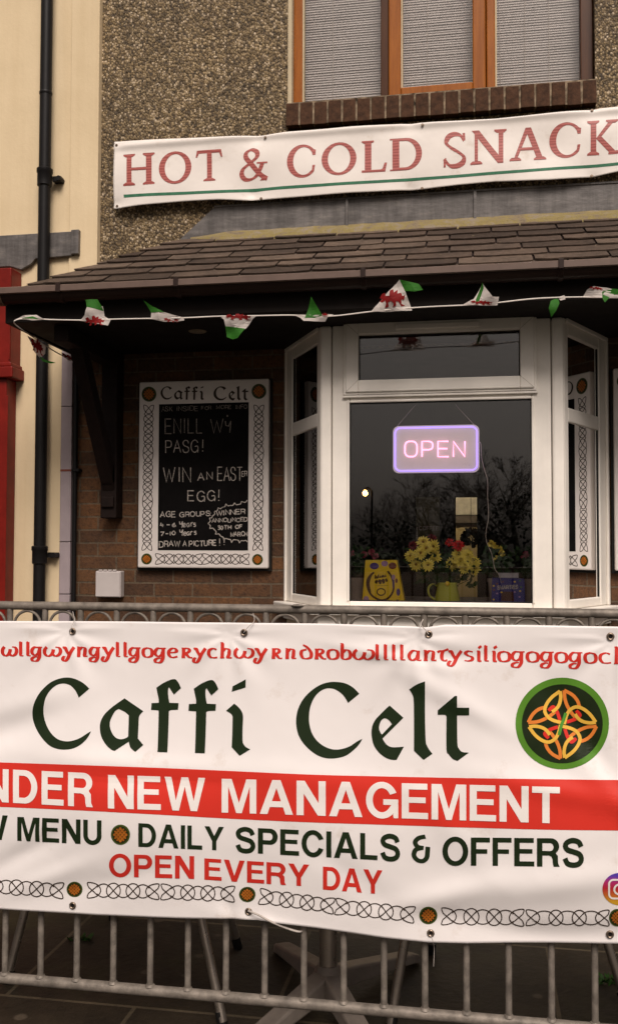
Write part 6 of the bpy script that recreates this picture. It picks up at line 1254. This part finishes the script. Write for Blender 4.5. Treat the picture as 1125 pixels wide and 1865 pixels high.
def chair(label, feet, tops):
    c0_ = sum((Vector(f_) for f_ in feet), Vector()) / 4; t = thing('bistro_chair', label, 'chair', (c0_.x, c0_.y, 0), 'chairs behind the barrier')
    for f_, tp in zip(feet, tops):
        F_, T_ = Vector(f_), Vector(tp)
        l = MB().tube([F_ + Z * 0.01, F_.lerp(T_, 0.5), T_], 0.0125, 10).build('leg', 'steeldark', t, 0, True); MB().tube([F_, F_ + (T_ - F_).normalized() * 0.035], 0.0145, 10).build('rubber_foot', 'gasket', l, 0, True)
    tc_ = [Vector(p) for p in tops]
    cc = sum(tc_, Vector()) / 4; m = MB()
    ring = [cc + (p - cc) * 1.02 for p in tc_]; rp_ = [v + Vector((0, 0, 0.0)) for v in crom([tuple(ring[i]) for i in (0, 1, 3, 2)], True, 8)]
    n_ = len(rp_); m.add([tuple(v + Z * 0.012) for v in rp_] + [tuple(v - Z * 0.012) for v in rp_], [tuple(range(n_)), tuple(range(2 * n_ - 1, n_ - 1, -1))] + [(i, i + n_, (i + 1) % n_ + n_, (i + 1) % n_) for i in range(n_)]); m.build('seat', 'alu', t, 0.004)
    a_, b_ = tc_[0], tc_[1]; up = Vector((0, -0.06, 0.36)); mid = (a_ + b_) / 2
    MB().tube(crom([a_, a_ + up * 0.6, a_ + up * 0.95, mid + up * 1.06, b_ + up * 0.95, b_ + up * 0.6, b_], False, 6), 0.0125, 10).build('back_frame', 'steeldark', t, 0, True)
    m = MB()
    for k in range(3):
        u_ = up * (0.45 + 0.18 * k); m.obox(a_ + u_, (b_ - a_), Vector((0, 1, 0)), Z, (0.02, 0.98), (-0.004, 0.004), (-0.02, 0.02))
    m.build('back_slats', 'alu', t); return t
fA1 = atZ(14, 1790, 0.0); fA2 = atZ(406, 1868, 0.0)
tA1 = atY(85, 1600, fA1.y + 0.08); tA2 = atY(338, 1585, fA2.y + 0.10)
chair('aluminium bistro chair left of the pedestal table, legs splayed behind the barrier', [fA1, fA2, fA1 + Vector((0.12, 0.5, 0)), fA2 + Vector((-0.08, 0.48, 0))], [Vector((tA1.x, tA1.y, 0.44)), Vector((tA2.x, tA2.y, 0.44)), Vector((tA1.x + 0.08, tA1.y + 0.3, 0.44)), Vector((tA2.x - 0.04, tA2.y + 0.3, 0.44))])
fB1 = atZ(711, 1872, 0.0); fB2 = atZ(1138, 1830, 0.0)
tB1 = atY(765, 1590, fB1.y + 0.1); tB2 = atY(1045, 1600, fB2.y + 0.08)
chair('aluminium bistro chair right of the pedestal table, one leg at the right edge', [fB1, fB2, fB1 + Vector((0.08, 0.48, 0)), fB2 + Vector((-0.12, 0.5, 0))], [Vector((tB1.x, tB1.y, 0.44)), Vector((tB2.x, tB2.y, 0.44)), Vector((tB1.x + 0.04, tB1.y + 0.3, 0.44)), Vector((tB2.x - 0.08, tB2.y + 0.3, 0.44))])
# weeds in paving joints
for lab, x, y in (('small green weed in the paving joint below the banner at left', 146, 1712), ('small green weed in the paving joint near the right edge', 1100, 1790)):
    v = atZ(x, y, 0); m = MB()
    for k in range(26):
        a = random.uniform(0, 2 * pi); d = Vector((cos(a), sin(a), random.uniform(0.2, 1.2))).normalized(); s_ = Vector((-sin(a), cos(a), 0)) * 0.005; L = random.uniform(0.015, 0.035); P = v + Vector((random.gauss(0, 0.02), random.gauss(0, 0.008), 0))
        m.add([P - s_ * 0.4, P + s_ * 0.4, P + d * L * 0.6 + s_, P + d * L, P + d * L * 0.6 - s_], [(0, 1, 2, 3, 4)])
    tag(m.build('weed', 'weed'), lab, 'plant')

# ================================================================== ACROSS THE ROAD (seen mirrored in the bay glass)
def tree(label, X, Y, H, seed):
    rnd = random.Random(seed); t = thing('bare_tree', label, 'tree', (X, Y, -0.13), 'bare trees across the road')
    tm, cm_ = MB(), MB()
    def grow(p, d, L, r, lev):
        pts = [p]; rr = [r]; cur = p.copy(); dd = d.copy(); n_ = 3
        for k in range(n_):
            dd = (dd + Vector((rnd.gauss(0, 0.13), rnd.gauss(0, 0.13), rnd.gauss(0.03, 0.08)))).normalized(); cur = cur + dd * L / n_; pts.append(cur.copy()); rr.append(max(0.006, r * (1 - 0.45 * (k + 1) / n_)))
        (tm if lev == 0 else cm_).tube(pts, rr, 6 if lev < 2 else 4)
        if lev >= (5 if seed != 13 else 6): return
        for k in range(rnd.choice((3, 3, 4)) if lev > 0 else 6):
            i = rnd.choice((1, 2, 3, 3)) if lev > 0 else rnd.choice((1, 2, 3)); ax = Vector((rnd.gauss(0, 1), rnd.gauss(0, 1), rnd.gauss(0, 0.4))).normalized()
            nd_ = (dd + ax * (0.75 if lev else 0.9)).normalized(); grow(pts[i], nd_, L * rnd.uniform(0.55, 0.78), max(0.006, rr[i] * 0.62), lev + 1)
    grow(Vector((X, Y, -0.13)), Vector((0, 0, 1)), H * 0.36, H * 0.022, 0)
    tm.build('trunk', 'bark', t); cm_.build('crown', 'bark', t)
tl = ['bare winter tree mirrored left of the flowers in the bay glass', 'wide bare winter tree mirrored in the middle of the bay glass', 'bare winter tree mirrored at the right of the bay glass', 'tall bare winter tree mirrored beside the hanging cable']
for i, (X, Y, H) in enumerate(((-3.6, -44, 6.0), (-1.7, -42, 6.4), (1.6, -34, 7.0), (-0.2, -50, 7.4))): tree(tl[i], X, Y, H, 11 + i)
hd = MB(); rn = random.Random(3)
for k in range(26000):
    X = rn.uniform(-26, 22); P = Vector((X, -28 + rn.uniform(-0.9, 0.9), -0.1 + rn.uniform(0, 1) ** 1.4 * (2.5 + 0.5 * sin(X * 0.7) + 0.3 * sin(X * 1.9) + 0.2 * sin(X * 5.1)))); d = Vector((rn.gauss(0, 1), rn.gauss(0, 1), rn.gauss(0, 1))).normalized(); s_ = d.cross(Vector((0.2, 0.3, 1))).normalized() * 0.06
    hd.add([P, P + d * 0.08 + s_, P + d * 0.16, P + d * 0.08 - s_], [(0, 1, 2, 3)])
tag(hd.build('hedge', 'hedge'), 'dark hedge along the far side of the road, mirrored low in the bay glass', 'hedge')
lp = thing('street_lamp', 'lit orange street lamp mirrored at the left of the bay glass', 'street lamp', (-5.1, -36, -0.13))
# mirror point: along the reflected ray of photo pixel (664, 898)
_d = ray(664, 898); _t = (-0.515 - CAM.y) / _d.y; _h = CAM + _d * _t; _rd = Vector((_d.x, -_d.y, _d.z)); _t2 = (-38 - _h.y) / _rd.y; lpos = _h + _rd * _t2
lp.location = (lpos.x, lpos.y, -0.13)
MB().tube([(lpos.x + 0.3, lpos.y, -0.13), (lpos.x + 0.3, lpos.y, lpos.z + 0.1), (lpos.x + 0.15, lpos.y, lpos.z + 0.25), (lpos.x, lpos.y, lpos.z + 0.2)], 0.05, 8).build('post', 'pipe', lp)
MB().lathe([(0.02, -0.12), (0.1, -0.08), (0.13, 0.02), (0.1, 0.1), (0.03, 0.14)], lpos, 14).build('lantern', 'lamp', lp, 0, True)
pl = thing('telegraph_pole', 'wooden telegraph pole with sagging wires mirrored in the bay glass', 'pole', (9, -15, -0.13))
MB().tube([(9, -15, -0.13), (9, -15, 8.2)], [0.14, 0.1], 10).build('pole', 'bark', pl)
for i, (za, zb2, Yy) in enumerate(((7.4, 5.6, -15), (7.2, 6.4, -15.2), (6.6, 5.0, -14.8), (6.9, 6.2, -15.5))):
    MB().tube([(9 - 22 * t / 20, Yy - 0.2 * t, za + (zb2 - za) * t / 20 - 2.4 * (t / 20) * (1 - t / 20)) for t in range(21)], 0.014, 5).build('wire', 'pipe', pl)
